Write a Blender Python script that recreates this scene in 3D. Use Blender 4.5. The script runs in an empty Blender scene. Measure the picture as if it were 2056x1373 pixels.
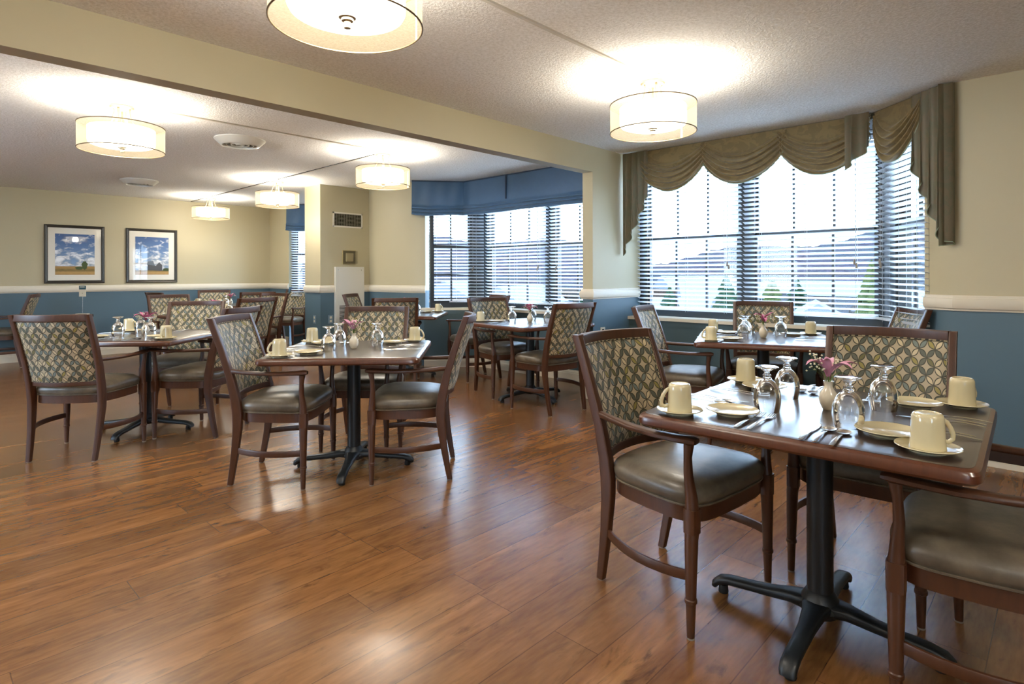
import bpy, math, random
from mathutils import Vector, Matrix
random.seed(7)
R_ = math.radians
S = bpy.context.scene
COL = S.collection

# ------------------------------------------------------------------ camera, light, exposure
CAMH, HC = 1.21, 2.45
cam_d = bpy.data.cameras.new('camera'); cam = bpy.data.objects.new('camera', cam_d); COL.objects.link(cam)
S.camera = cam
cam_d.sensor_fit = 'HORIZONTAL'; cam_d.sensor_width = 36.0
cam_d.lens = 1168.9 / 2056 * 36.0
cam_d.shift_y = -(686.5 - 551.24) / 2056
cam_d.clip_start = 0.05; cam_d.clip_end = 2000
_yaw, _roll = R_(43.56), R_(0.157)
_f = Vector((math.cos(_yaw), math.sin(_yaw), 0)); _r = Vector((math.sin(_yaw), -math.cos(_yaw), 0)); _d = Vector((0, 0, -1))
_r2 = _r * math.cos(_roll) + _d * math.sin(_roll); _d2 = _d * math.cos(_roll) - _r * math.sin(_roll)
M = Matrix((_r2, -_d2, -_f)).transposed().to_4x4(); M.translation = Vector((0, 0, CAMH)); cam.matrix_world = M

w = bpy.data.worlds.new('overcast_sky'); S.world = w; w.use_nodes = True
bg = w.node_tree.nodes['Background']; bg.inputs[0].default_value = (0.56, 0.76, 1.0, 1); bg.inputs[1].default_value = 4.2
S.view_settings.view_transform = 'Standard'; S.view_settings.look = 'None'
S.view_settings.exposure = 2.5; S.view_settings.gamma = 1.0; S.view_settings.use_curve_mapping = False
LAMP_W, LAMP_EM = 14.5, 0.20

def dim_lamp(loc, power, parent=None):
    l = bpy.data.lights.new('bulb_light', 'POINT'); l.energy = power; l.color = (1.0, 0.94, 0.84); l.shadow_soft_size = 0.07
    o = bpy.data.objects.new('bulb_light', l); o.location = loc; COL.objects.link(o)
    if parent: o.parent = parent
    return o
try:
    S.cycles.max_bounces = 10; S.cycles.transparent_max_bounces = 24; S.cycles.sample_clamp_indirect = 2.5
    S.cycles.diffuse_bounces = 6; S.cycles.caustics_reflective = False; S.cycles.caustics_refractive = True; S.cycles.blur_glossy = 1.0
    S.cycles.use_denoising = True
except Exception: pass

# ------------------------------------------------------------------ node helpers / materials
def lin(h, a=1.0):
    h = h.lstrip('#'); o = []
    for i in (0, 2, 4):
        c = int(h[i:i+2], 16) / 255; o.append(c / 12.92 if c <= 0.04045 else ((c + 0.055) / 1.055) ** 2.4)
    return (*o, a)
class NT:
    def __init__(s, name):
        s.m = bpy.data.materials.new(name); s.m.use_nodes = True; s.t = s.m.node_tree; s.n = s.t.nodes; s.l = s.t.links
        s.b = s.n['Principled BSDF']; s.out = s.n['Material Output']
    def new(s, typ, **kw):
        n = s.n.new(typ)
        for k, v in kw.items(): setattr(n, k, v)
        return n
    def put(s, sock, v):
        if hasattr(v, 'is_output') or isinstance(v, bpy.types.NodeSocket): s.l.new(v, sock)
        else: sock.default_value = v
    def math(s, op, a, b=0.0, c=None):
        n = s.new('ShaderNodeMath', operation=op); s.put(n.inputs[0], a); s.put(n.inputs[1], b)
        if c is not None: s.put(n.inputs[2], c)
        return n.outputs[0]
    def mix(s, f, a, b, mode='MIX'):
        n = s.new('ShaderNodeMix', data_type='RGBA', blend_type=mode); s.put(n.inputs[0], f); s.put(n.inputs[6], a); s.put(n.inputs[7], b); return n.outputs[2]
    def noise(s, vec, scale, detail=3, rough=0.5, dist=0.0):
        n = s.new('ShaderNodeTexNoise'); n.inputs['Scale'].default_value = scale; n.inputs['Detail'].default_value = detail
        n.inputs['Roughness'].default_value = rough; n.inputs['Distortion'].default_value = dist
        if vec is not None: s.l.new(vec, n.inputs['Vector'])
        return n
    def ramp(s, f, stops):
        n = s.new('ShaderNodeValToRGB'); e = n.color_ramp.elements
        while len(e) < len(stops): e.new(0.5)
        for i, (p, c) in enumerate(stops): e[i].position = p; e[i].color = c
        s.put(n.inputs[0], f); return n.outputs[0]
    def xyz(s, vec):
        n = s.new('ShaderNodeSeparateXYZ'); s.l.new(vec, n.inputs[0]); return n.outputs
    def comb(s, x, y, z=0.0):
        n = s.new('ShaderNodeCombineXYZ'); s.put(n.inputs[0], x); s.put(n.inputs[1], y); s.put(n.inputs[2], z); return n.outputs[0]
    def bump(s, h, strength, dist=0.01):
        n = s.new('ShaderNodeBump'); n.inputs['Strength'].default_value = strength; n.inputs['Distance'].default_value = dist
        s.l.new(h, n.inputs['Height']); s.l.new(n.outputs[0], s.b.inputs['Normal'])
    def pos(s): return s.new('ShaderNodeNewGeometry').outputs['Position']
    def obj(s): return s.new('ShaderNodeTexCoord').outputs['Object']
    def base(s, v): s.put(s.b.inputs['Base Color'], v)
    def set(s, **k):
        for a, v in k.items(): s.put(s.b.inputs[a.replace('_', ' ')], v)
        return s
def simple(name, hexc, rough=0.5, metal=0.0, bump=None, coat=0.0, var=0.0):
    t = NT(name); c = lin(hexc); t.base(c); t.set(Roughness=rough, Metallic=metal)
    t.b.inputs['Coat Weight'].default_value = coat
    if var:
        n = t.noise(t.obj(), 9, 4); t.base(t.mix(n.outputs[0], tuple(x * (1 - var) for x in c[:3]) + (1,), tuple(min(1, x * (1 + var)) for x in c[:3]) + (1,)))
    if bump: n2 = t.noise(t.obj(), bump[0], 3); t.bump(n2.outputs[0], bump[1], bump[2])
    return t.m

def mk_floor():
    t = NT('wood_plank_floor'); x, y, z = t.xyz(t.pos()); PW, PL = 0.180, 1.22
    row = t.math('FLOOR', t.math('DIVIDE', y, PW))
    wn = t.new('ShaderNodeTexWhiteNoise', noise_dimensions='1D'); t.put(wn.inputs['W'], row)
    xs = t.math('ADD', t.math('DIVIDE', x, PL), t.math('MULTIPLY', wn.outputs[0], 7.3))
    col = t.math('FLOOR', xs)
    w2 = t.new('ShaderNodeTexWhiteNoise', noise_dimensions='2D'); t.put(w2.inputs['Vector'], t.comb(row, col))
    w2b = t.new('ShaderNodeTexWhiteNoise', noise_dimensions='2D'); t.put(w2b.inputs['Vector'], t.comb(t.math('ADD', row, 51.3), col))
    off = t.math('MULTIPLY', w2.outputs[0], 37.0)
    gv = t.comb(t.math('ADD', t.math('MULTIPLY', x, 0.6), off), t.math('MULTIPLY', y, 5.0), off)
    g1 = t.noise(gv, 1.5, 4, 0.5, 1.0)
    kv = t.comb(t.math('ADD', t.math('MULTIPLY', x, 1.5), off), t.math('MULTIPLY', y, 5.5), off)
    k = t.noise(kv, 1.5, 6, 0.66, 2.6)
    fine = t.noise(t.comb(t.math('MULTIPLY', x, 4.0), t.math('MULTIPLY', y, 22.0), off), 3.0, 3)
    c = t.ramp(g1.outputs[0], [(0.26, lin('#593820')), (0.45, lin('#784d2a')), (0.60, lin('#916339')), (0.80, lin('#a5784a'))])
    c = t.mix(t.ramp(k.outputs[0], [(0.545, (0, 0, 0, 1)), (0.67, (0.9, 0.9, 0.9, 1))]), c, lin('#3d2716'))
    c = t.mix(t.math('MULTIPLY', w2b.outputs[0], 0.72), c, lin('#5f3f24'), 'MIX')
    c = t.mix(0.18, c, t.ramp(fine.outputs[0], [(0.3, lin('#6b4727')), (0.7, lin('#b5854e'))]))
    fy = t.math('FRACT', t.math('DIVIDE', y, PW)); fx = t.math('FRACT', xs)
    sy = t.math('LESS_THAN', t.math('MINIMUM', fy, t.math('SUBTRACT', 1.0, fy)), 0.010)
    sx = t.math('LESS_THAN', t.math('MINIMUM', fx, t.math('SUBTRACT', 1.0, fx)), 0.0013)
    seam = t.math('MAXIMUM', sy, sx)
    c = t.mix(t.math('MULTIPLY', seam, 0.55), c, lin('#2c1b10'))
    t.base(c)
    t.b.inputs['Roughness'].default_value = 0.27
    t.b.inputs['Coat Weight'].default_value = 0.2; t.b.inputs['Coat Roughness'].default_value = 0.16
    pass
    return t.m
def mk_fabric():
    t = NT('leaf_lattice_fabric'); uv = t.new('ShaderNodeTexCoord').outputs['UV']; u, v, _ = t.xyz(uv)
    a = t.math('DIVIDE', u, 0.0550); b = t.math('DIVIDE', v, 0.074)
    p = t.math('ADD', a, b); q = t.math('SUBTRACT', a, b)
    def fr(x): return t.math('FRACT', x)
    fp, fq = fr(p), fr(q)
    def near(x): return t.math('ABSOLUTE', t.math('SUBTRACT', fr(t.math('ADD', x, 0.5)), 0.5))
    def wid(f):
        k = t.math('SUBTRACT', t.math('MULTIPLY', f, 2.0), 1.0); return t.math('MULTIPLY', t.math('SUBTRACT', 1.0, t.math('MULTIPLY', k, k)), 0.245)
    dH = t.math('SUBTRACT', wid(fp), near(q)); dV = t.math('SUBTRACT', wid(fq), near(p))
    def rnd(x, y, o):
        n = t.new('ShaderNodeTexWhiteNoise', noise_dimensions='2D'); t.put(n.inputs['Vector'], t.comb(t.math('ADD', x, o), y)); return n.outputs[0]
    rH = rnd(t.math('FLOOR', p), t.math('ROUND', q), 11.0); rV = rnd(t.math('ROUND', p), t.math('FLOOR', q), 77.0)
    stops = [(0.0, lin('#4a4f42')), (0.32, lin('#545646')), (0.50, lin('#66716c')), (0.66, lin('#5f5a30')), (0.76, lin('#857a3c')), (0.82, lin('#b9a988'))]
    def fill(r):
        o = t.ramp(r, stops); t.n[-1].color_ramp.interpolation = 'CONSTANT'; return o
    ctr_h = t.math('LESS_THAN', near(q), 0.012); ctr_v = t.math('LESS_THAN', near(p), 0.012)
    dark = lin('#2a2818'); base = lin('#a3947a')
    c = t.mix(t.math('GREATER_THAN', dH, 0.0), base, dark); c = t.mix(t.math('GREATER_THAN', dH, 0.085), c, fill(rH))
    c = t.mix(t.math('GREATER_THAN', dV, 0.0), c, dark); c = t.mix(t.math('GREATER_THAN', dV, 0.085), c, fill(rV))
    t.base(c); t.set(Roughness=0.55); t.b.inputs['Sheen Weight'].default_value = 0.1
    n = t.noise(t.obj(), 900, 1); t.bump(n.outputs[0], 0.15, 0.001)
    return t.m
def mk_ceiling():
    t = NT('stippled_ceiling'); P = t.pos(); t.set(Roughness=0.95)
    n = t.noise(P, 62, 4, 0.65, 0.4); n2 = t.noise(P, 28, 2)
    h = t.math('ADD', t.ramp(n.outputs[0], [(0.42, (0, 0, 0, 1)), (0.62, (1, 1, 1, 1))]), t.math('MULTIPLY', n2.outputs[0], 0.5))
    t.base(t.mix(t.ramp(n.outputs[0], [(0.35, (0, 0, 0, 1)), (0.6, (1, 1, 1, 1))]), lin('#dfdcd5'), lin('#f4f2ee'))); t.bump(h, 0.42, 0.008)
    return t.m
def mk_paint(name, c1, bump=0.06):
    t = NT(name); c = lin(c1); n = t.noise(t.pos(), 2.5, 3)
    t.base(t.mix(n.outputs[0], tuple(x * 0.96 for x in c[:3]) + (1,), tuple(x * 1.04 for x in c[:3]) + (1,))); t.set(Roughness=0.55)
    n2 = t.noise(t.pos(), 220, 2); t.bump(n2.outputs[0], bump, 0.002); return t.m
def mk_wall2(name):   # cream above the chair rail, blue below
    t = NT(name); x, y, z = t.xyz(t.pos()); c1, c2 = lin('#b3a98b'), lin('#49616e')
    t.base(t.mix(t.math('LESS_THAN', z, 1.0), c1, c2)); t.set(Roughness=0.5)
    n2 = t.noise(t.pos(), 220, 2); t.bump(n2.outputs[0], 0.06, 0.002); return t.m
def mk_wood(name, c1, c2, rough=0.42, coat=0.08):
    t = NT(name); x, y, z = t.xyz(t.obj())
    n = t.noise(t.comb(t.math('MULTIPLY', x, 22), t.math('MULTIPLY', y, 22), t.math('MULTIPLY', z, 3.5)), 3.0, 4, 0.6, 0.5)
    t.base(t.mix(n.outputs[0], lin(c1), lin(c2))); t.set(Roughness=rough); t.b.inputs['Coat Weight'].default_value = coat
    t.b.inputs['Coat Roughness'].default_value = 0.2; return t.m
def mk_piping():
    t = NT('two_tone_cord'); ck = t.new('ShaderNodeTexChecker'); ck.inputs['Scale'].default_value = 75; t.l.new(t.obj(), ck.inputs['Vector'])
    ck.inputs[1].default_value = lin('#1e1c14'); ck.inputs[2].default_value = lin('#8f8266'); t.base(ck.outputs[0]); t.set(Roughness=0.7); return t.m
def mk_vinyl():
    t = NT('seat_vinyl'); n = t.noise(t.obj(), 10, 5, 0.62); n2 = t.noise(t.obj(), 230, 3)
    t.base(t.ramp(n.outputs[0], [(0.3, lin('#483f34')), (0.5, lin('#5c5244')), (0.72, lin('#726654'))])); t.set(Roughness=0.36)
    t.bump(n2.outputs[0], 0.18, 0.001); return t.m
def schlick(t):
    lw = t.new('ShaderNodeLayerWeight'); lw.inputs[0].default_value = 0.5
    return t.math('ADD', 0.055, t.math('MULTIPLY', t.math('POWER', lw.outputs['Facing'], 3.5), 0.8))
def mk_glass_thin(name, tint=0.985, refl=0.6, ior=1.45):
    t = NT(name); t.n.remove(t.b)
    tr = t.new('ShaderNodeBsdfTransparent'); tr.inputs[0].default_value = (tint, tint, tint, 1)
    gl = t.new('ShaderNodeBsdfGlossy'); gl.inputs['Roughness'].default_value = 0.02
    mx = t.new('ShaderNodeMixShader'); t.put(mx.inputs[0], t.math('MULTIPLY', schlick(t), refl)); t.l.new(tr.outputs[0], mx.inputs[1]); t.l.new(gl.outputs[0], mx.inputs[2])
    t.l.new(mx.outputs[0], t.out.inputs[0]); return t.m
def mk_goblet():
    t = NT('goblet_bowl_glass'); t.n.remove(t.b)
    tr = t.new('ShaderNodeBsdfTransparent')
    lw = t.new('ShaderNodeLayerWeight'); lw.inputs[0].default_value = 0.35
    tc = t.ramp(lw.outputs['Facing'], [(0.0, (0.98, 0.98, 0.98, 1)), (0.55, (0.95, 0.96, 0.97, 1)), (0.80, (0.72, 0.75, 0.78, 1)), (0.95, (0.30, 0.33, 0.36, 1))]); t.put(tr.inputs[0], tc)
    gl = t.new('ShaderNodeBsdfGlossy'); gl.inputs['Roughness'].default_value = 0.03
    mx = t.new('ShaderNodeMixShader'); t.put(mx.inputs[0], schlick(t)); t.l.new(tr.outputs[0], mx.inputs[1]); t.l.new(gl.outputs[0], mx.inputs[2])
    t.l.new(mx.outputs[0], t.out.inputs[0]); return t.m
def mk_solid_glass():
    t = NT('solid_glass'); t.set(Roughness=0.02); t.b.inputs['Transmission Weight'].default_value = 1.0; t.b.inputs['IOR'].default_value = 1.5; t.base((1, 1, 1, 1)); return t.m
def mk_sheer(name, hexc, op, albedo=0.5):
    t = NT(name); t.n.remove(t.b); c = lin(hexc); cc = tuple(x * albedo for x in c[:3]) + (1,)
    tr = t.new('ShaderNodeBsdfTransparent'); tr.inputs[0].default_value = (1, 0.98, 0.93, 1)
    df = t.new('ShaderNodeBsdfDiffuse'); df.inputs[0].default_value = cc
    tl = t.new('ShaderNodeBsdfTranslucent'); tl.inputs[0].default_value = cc
    a = t.new('ShaderNodeMixShader'); a.inputs[0].default_value = 0.5; t.l.new(df.outputs[0], a.inputs[1]); t.l.new(tl.outputs[0], a.inputs[2])
    b = t.new('ShaderNodeMixShader'); b.inputs[0].default_value = op; t.l.new(tr.outputs[0], b.inputs[1]); t.l.new(a.outputs[0], b.inputs[2])
    t.l.new(b.outputs[0], t.out.inputs[0]); return t.m
def mk_emit(name, col, st, warm_spots=False):
    t = NT(name); t.base((0.8, 0.8, 0.78, 1)); t.set(Roughness=0.4); t.put(t.b.inputs['Emission Color'], col); t.b.inputs['Emission Strength'].default_value = st; return t.m
def mk_diffuser():      # frosted glass around the bulbs: glows, and lets their light through
    t = NT('lit_frosted_glass'); t.n.remove(t.b)
    tr = t.new('ShaderNodeBsdfTransparent'); tr.inputs[0].default_value = (1, .98, .95, 1)
    df = t.new('ShaderNodeBsdfTranslucent'); df.inputs[0].default_value = (.5, .49, .46, 1)
    em = t.new('ShaderNodeEmission'); em.inputs[0].default_value = (1.0, 0.95, 0.86, 1); em.inputs[1].default_value = LAMP_EM
    ad = t.new('ShaderNodeAddShader'); t.l.new(df.outputs[0], ad.inputs[0]); t.l.new(em.outputs[0], ad.inputs[1])
    mx = t.new('ShaderNodeMixShader'); mx.inputs[0].default_value = 0.45; t.l.new(tr.outputs[0], mx.inputs[1]); t.l.new(ad.outputs[0], mx.inputs[2])
    t.l.new(mx.outputs[0], t.out.inputs[0]); t.m.cycles.emission_sampling = 'NONE'; return t.m
def mk_cloth(name, ca, cb, transl=0.0, damask=True, scale=11.0):
    t = NT(name); n = t.noise(t.obj(), scale, 3, 0.5, 1.2)
    f = t.ramp(n.outputs[0], [(0.47, (0, 0, 0, 1)), (0.53, (1, 1, 1, 1))]) if damask else n.outputs[0]
    c = t.mix(f, lin(ca), lin(cb)); t.base(c); t.set(Roughness=0.5); t.b.inputs['Sheen Weight'].default_value = 0.3
    n2 = t.noise(t.obj(), 400, 2); t.bump(n2.outputs[0], 0.15, 0.001)
    if transl:
        tl = t.new('ShaderNodeBsdfTranslucent'); t.put(tl.inputs[0], c)
        mx = t.new('ShaderNodeMixShader'); mx.inputs[0].default_value = transl
        t.l.new(t.b.outputs[0], mx.inputs[1]); t.l.new(tl.outputs[0], mx.inputs[2]); t.l.new(mx.outputs[0], t.out.inputs[0])
    return t.m
def mk_slat():
    t = NT('white_blind_slat'); t.base((0.93, 0.94, 0.95, 1)); t.set(Roughness=0.35)
    tl = t.new('ShaderNodeBsdfTranslucent'); tl.inputs[0].default_value = (0.85, 0.89, 0.93, 1)
    mx = t.new('ShaderNodeMixShader'); mx.inputs[0].default_value = 0.62; t.l.new(t.b.outputs[0], mx.inputs[1]); t.l.new(tl.outputs[0], mx.inputs[2]); t.l.new(mx.outputs[0], t.out.inputs[0]); return t.m
def mk_picture(name, seed, horizon):
    t = NT(name); u, v, _ = t.xyz(t.new('ShaderNodeTexCoord').outputs['UV'])
    cl = t.noise(t.comb(t.math('MULTIPLY', u, 2.2), t.math('ADD', t.math('MULTIPLY', v, 5.0), seed)), 1.6, 7, 0.6, 0.4)
    sky = t.ramp(v, [(horizon, lin('#7f9fc4')), (0.75, lin('#4a6c9c')), (1.0, lin('#36588c'))])
    dens = t.math('ADD', cl.outputs[0], t.math('MULTIPLY', t.math('SUBTRACT', 0.62, v), 0.35))
    c = t.mix(t.ramp(dens, [(0.47, (0, 0, 0, 1)), (0.62, (1, 1, 1, 1))]), sky, t.ramp(cl.outputs[0], [(0.4, lin('#7d8794')), (0.62, lin('#e9edf2'))]))
    fl = t.noise(t.comb(t.math('MULTIPLY', u, 3), t.math('MULTIPLY', v, 40)), 3, 4)
    field = t.ramp(t.math('ADD', t.math('MULTIPLY', fl.outputs[0], 0.10), v), [(0.03, lin('#8a6a3c')), (0.10, lin('#b48f55')), (0.16, lin('#6a5a2c')), (0.22, lin('#9c7a44'))])
    t.base(t.mix(t.math('LESS_THAN', v, horizon), c, field)); t.set(Roughness=0.6); t.b.inputs['Coat Weight'].default_value = 1.0; t.b.inputs['Coat Roughness'].default_value = 0.01
    return t.m
def mk_hill():
    t = NT('winter_woods'); P = t.pos(); x, y, z = t.xyz(P)
    n = t.noise(P, 0.35, 6, 0.7); n2 = t.noise(P, 0.035, 3)
    c = t.ramp(n.outputs[0], [(0.35, lin('#292932')), (0.55, lin('#3c3a44')), (0.75, lin('#55535d'))])
    c = t.mix(t.ramp(n2.outputs[0], [(0.45, (0, 0, 0, 1)), (0.6, (1, 1, 1, 1))]), c, lin('#363b42')); t.base(c); t.set(Roughness=1.0); t.b.inputs['Specular IOR Level'].default_value = 0.0; return t.m
def mk_ground():
    t = NT('snowy_ground'); P = t.pos(); n = t.noise(P, 0.12, 6, 0.65)
    t.base(t.ramp(n.outputs[0], [(0.36, lin('#1d1d16')), (0.46, lin('#2a2926')), (0.54, lin('#40454a')), (0.7, lin('#5a6068'))])); t.set(Roughness=1.0); t.b.inputs['Specular IOR Level'].default_value = 0.0; return t.m

MAT = dict(
 floor=mk_floor(), ceiling=mk_ceiling(), wall=mk_wall2('two_tone_wall_paint'), cream=mk_paint('cream_paint', '#b3a98b'), blue=mk_paint('blue_paint', '#49616e'),
 green=mk_paint('slate_green_paint', '#41555c'), trim=simple('cream_white_trim', '#d5cdbc', 0.4), fabric=mk_fabric(), vinyl=mk_vinyl(), piping=mk_piping(),
 wood=mk_wood('mahogany_stain', '#361e10', '#522e18'), edge=mk_wood('table_edge_wood', '#40200f', '#5f3420', 0.28, 0.4),
 top=mk_wood('dark_walnut_top', '#2b1e19', '#3c2c26', 0.33, 0.8), black=simple('black_powder_coat', '#15191c', 0.42, 0.0, (300, 0.15, 0.0008)),
 glide=simple('grey_plastic_glide', '#8c8478', 0.5), rubber=simple('black_rubber', '#0e0e0e', 0.7), china=simple('cream_china', '#c6bb98', 0.12, coat=0.5),
 vase=simple('white_vase_glaze', '#cfc6b2', 0.18, coat=0.4), steel=simple('polished_steel', '#cfcdc8', 0.22, 1.0), goblet=mk_goblet(), sglass=mk_solid_glass(),
 nickel=simple('champagne_nickel', '#a3947c', 0.38, 0.75), bronze=simple('bronze_ring', '#6b5a42', 0.45, 0.6), plate_w=simple('white_metal', '#d8d2c4', 0.4),
 sheer=mk_sheer('sheer_lamp_fabric', '#e8d9b8', 0.46, 0.25), diff=mk_diffuser(), seamf=simple('shade_seam', '#c9bfa8', 0.6),
 frame=simple('navy_window_frame', '#20282e', 0.45), pane=mk_glass_thin('window_glass', 0.96, 0.5), slat=mk_slat(), cord=simple('blind_cord', '#b8bcc0', 0.7), tassel=simple('blind_tassel', '#8a7f70', 0.6),
 swag=mk_cloth('gold_olive_damask', '#84734d', '#776745', 0.05), jabot=mk_cloth('green_bronze_damask', '#5c5942', '#655a43', 0.04), hem=simple('teal_grey_hem', '#84917c', 0.6),
 shade=mk_cloth('blue_shade_cloth', '#395672', '#3f5e7b', 0.12, False), shade_dk=simple('navy_shade_trim', '#20344a', 0.7),
 silver_frame=simple('pewter_frame', '#47443f', 0.38, 0.55), matboard=simple('ivory_mat', '#dcd8cc', 0.8, coat=1.0), white=simple('white_enamel', '#cfccc2', 0.35, coat=0.2),
 dark=simple('dark_void', '#15130f', 0.9), grille=simple('grille_metal', '#8f8877', 0.45, 0.4), petal=simple('pink_petal', '#c4678c', 0.5, var=0.25), petal_l=simple('pale_pink_petal', '#d69ab5', 0.5, var=0.2),
 stem=simple('green_stem', '#4f6a2a', 0.5), bud=simple('white_bud', '#ddd9c0', 0.6), anther=simple('anther', '#6b3a1a', 0.7), thermo=simple('beige_thermostat', '#a2936a', 0.5),
 clear=mk_glass_thin('clear_plastic', 0.9, 1.0), signg=simple('dark_teal_sign', '#1d4650', 0.4), paper=simple('card_paper', '#cfc6b0', 0.6), outlet=simple('outlet_plate', '#6e8290', 0.4), outlet_i=simple('ivory_outlet', '#cfc8b4', 0.4),
 reflect_band=simple('dark_reflection_band', '#2a1a12', 0.4), hill=mk_hill(), ground=mk_ground(), snow=simple('snow_roof', '#62686f', 0.9), brick=simple('house_wall_tan', '#3a2f29', 0.9), housew=simple('house_wall_white', '#4c5056', 0.9),
 conifer=simple('yellow_green_foliage', '#414c2e', 0.9, var=0.4), conifer_d=simple('dark_green_foliage', '#24382a', 0.9, var=0.4), thicket=simple('bare_branches', '#3b3836', 1.0, var=0.5), bark=simple('grey_bark', '#4d453e', 0.9), raceway=simple('raceway_white', '#cfc9bb', 0.5),
 pic1=mk_picture('cloudy_field_print', 3.1, 0.21), pic2=mk_picture('cloudy_farm_print', 8.4, 0.12), tree_print=simple('print_tree', '#3c4a23', 0.7, var=0.3), barn_print=simple('print_barn', '#4a4c50', 0.7, var=0.15), barn_roof=simple('print_barn_roof', '#65707c', 0.7),
)

def darker(m, f):      # scales outdoor colours down so the bright sky does not wash them out
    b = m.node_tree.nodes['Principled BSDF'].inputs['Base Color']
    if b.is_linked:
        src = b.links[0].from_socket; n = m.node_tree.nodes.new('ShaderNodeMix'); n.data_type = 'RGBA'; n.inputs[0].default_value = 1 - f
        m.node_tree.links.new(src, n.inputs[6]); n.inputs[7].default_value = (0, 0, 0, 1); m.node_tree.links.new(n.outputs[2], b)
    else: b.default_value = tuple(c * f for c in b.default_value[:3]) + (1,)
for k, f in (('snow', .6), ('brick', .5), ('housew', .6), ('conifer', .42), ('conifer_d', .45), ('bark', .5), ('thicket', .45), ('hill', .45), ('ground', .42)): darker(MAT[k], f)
for k in ('snow', 'brick', 'housew', 'conifer', 'conifer_d', 'bark', 'dark', 'thicket'): MAT[k].node_tree.nodes['Principled BSDF'].inputs['Specular IOR Level'].default_value = 0.0
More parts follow.
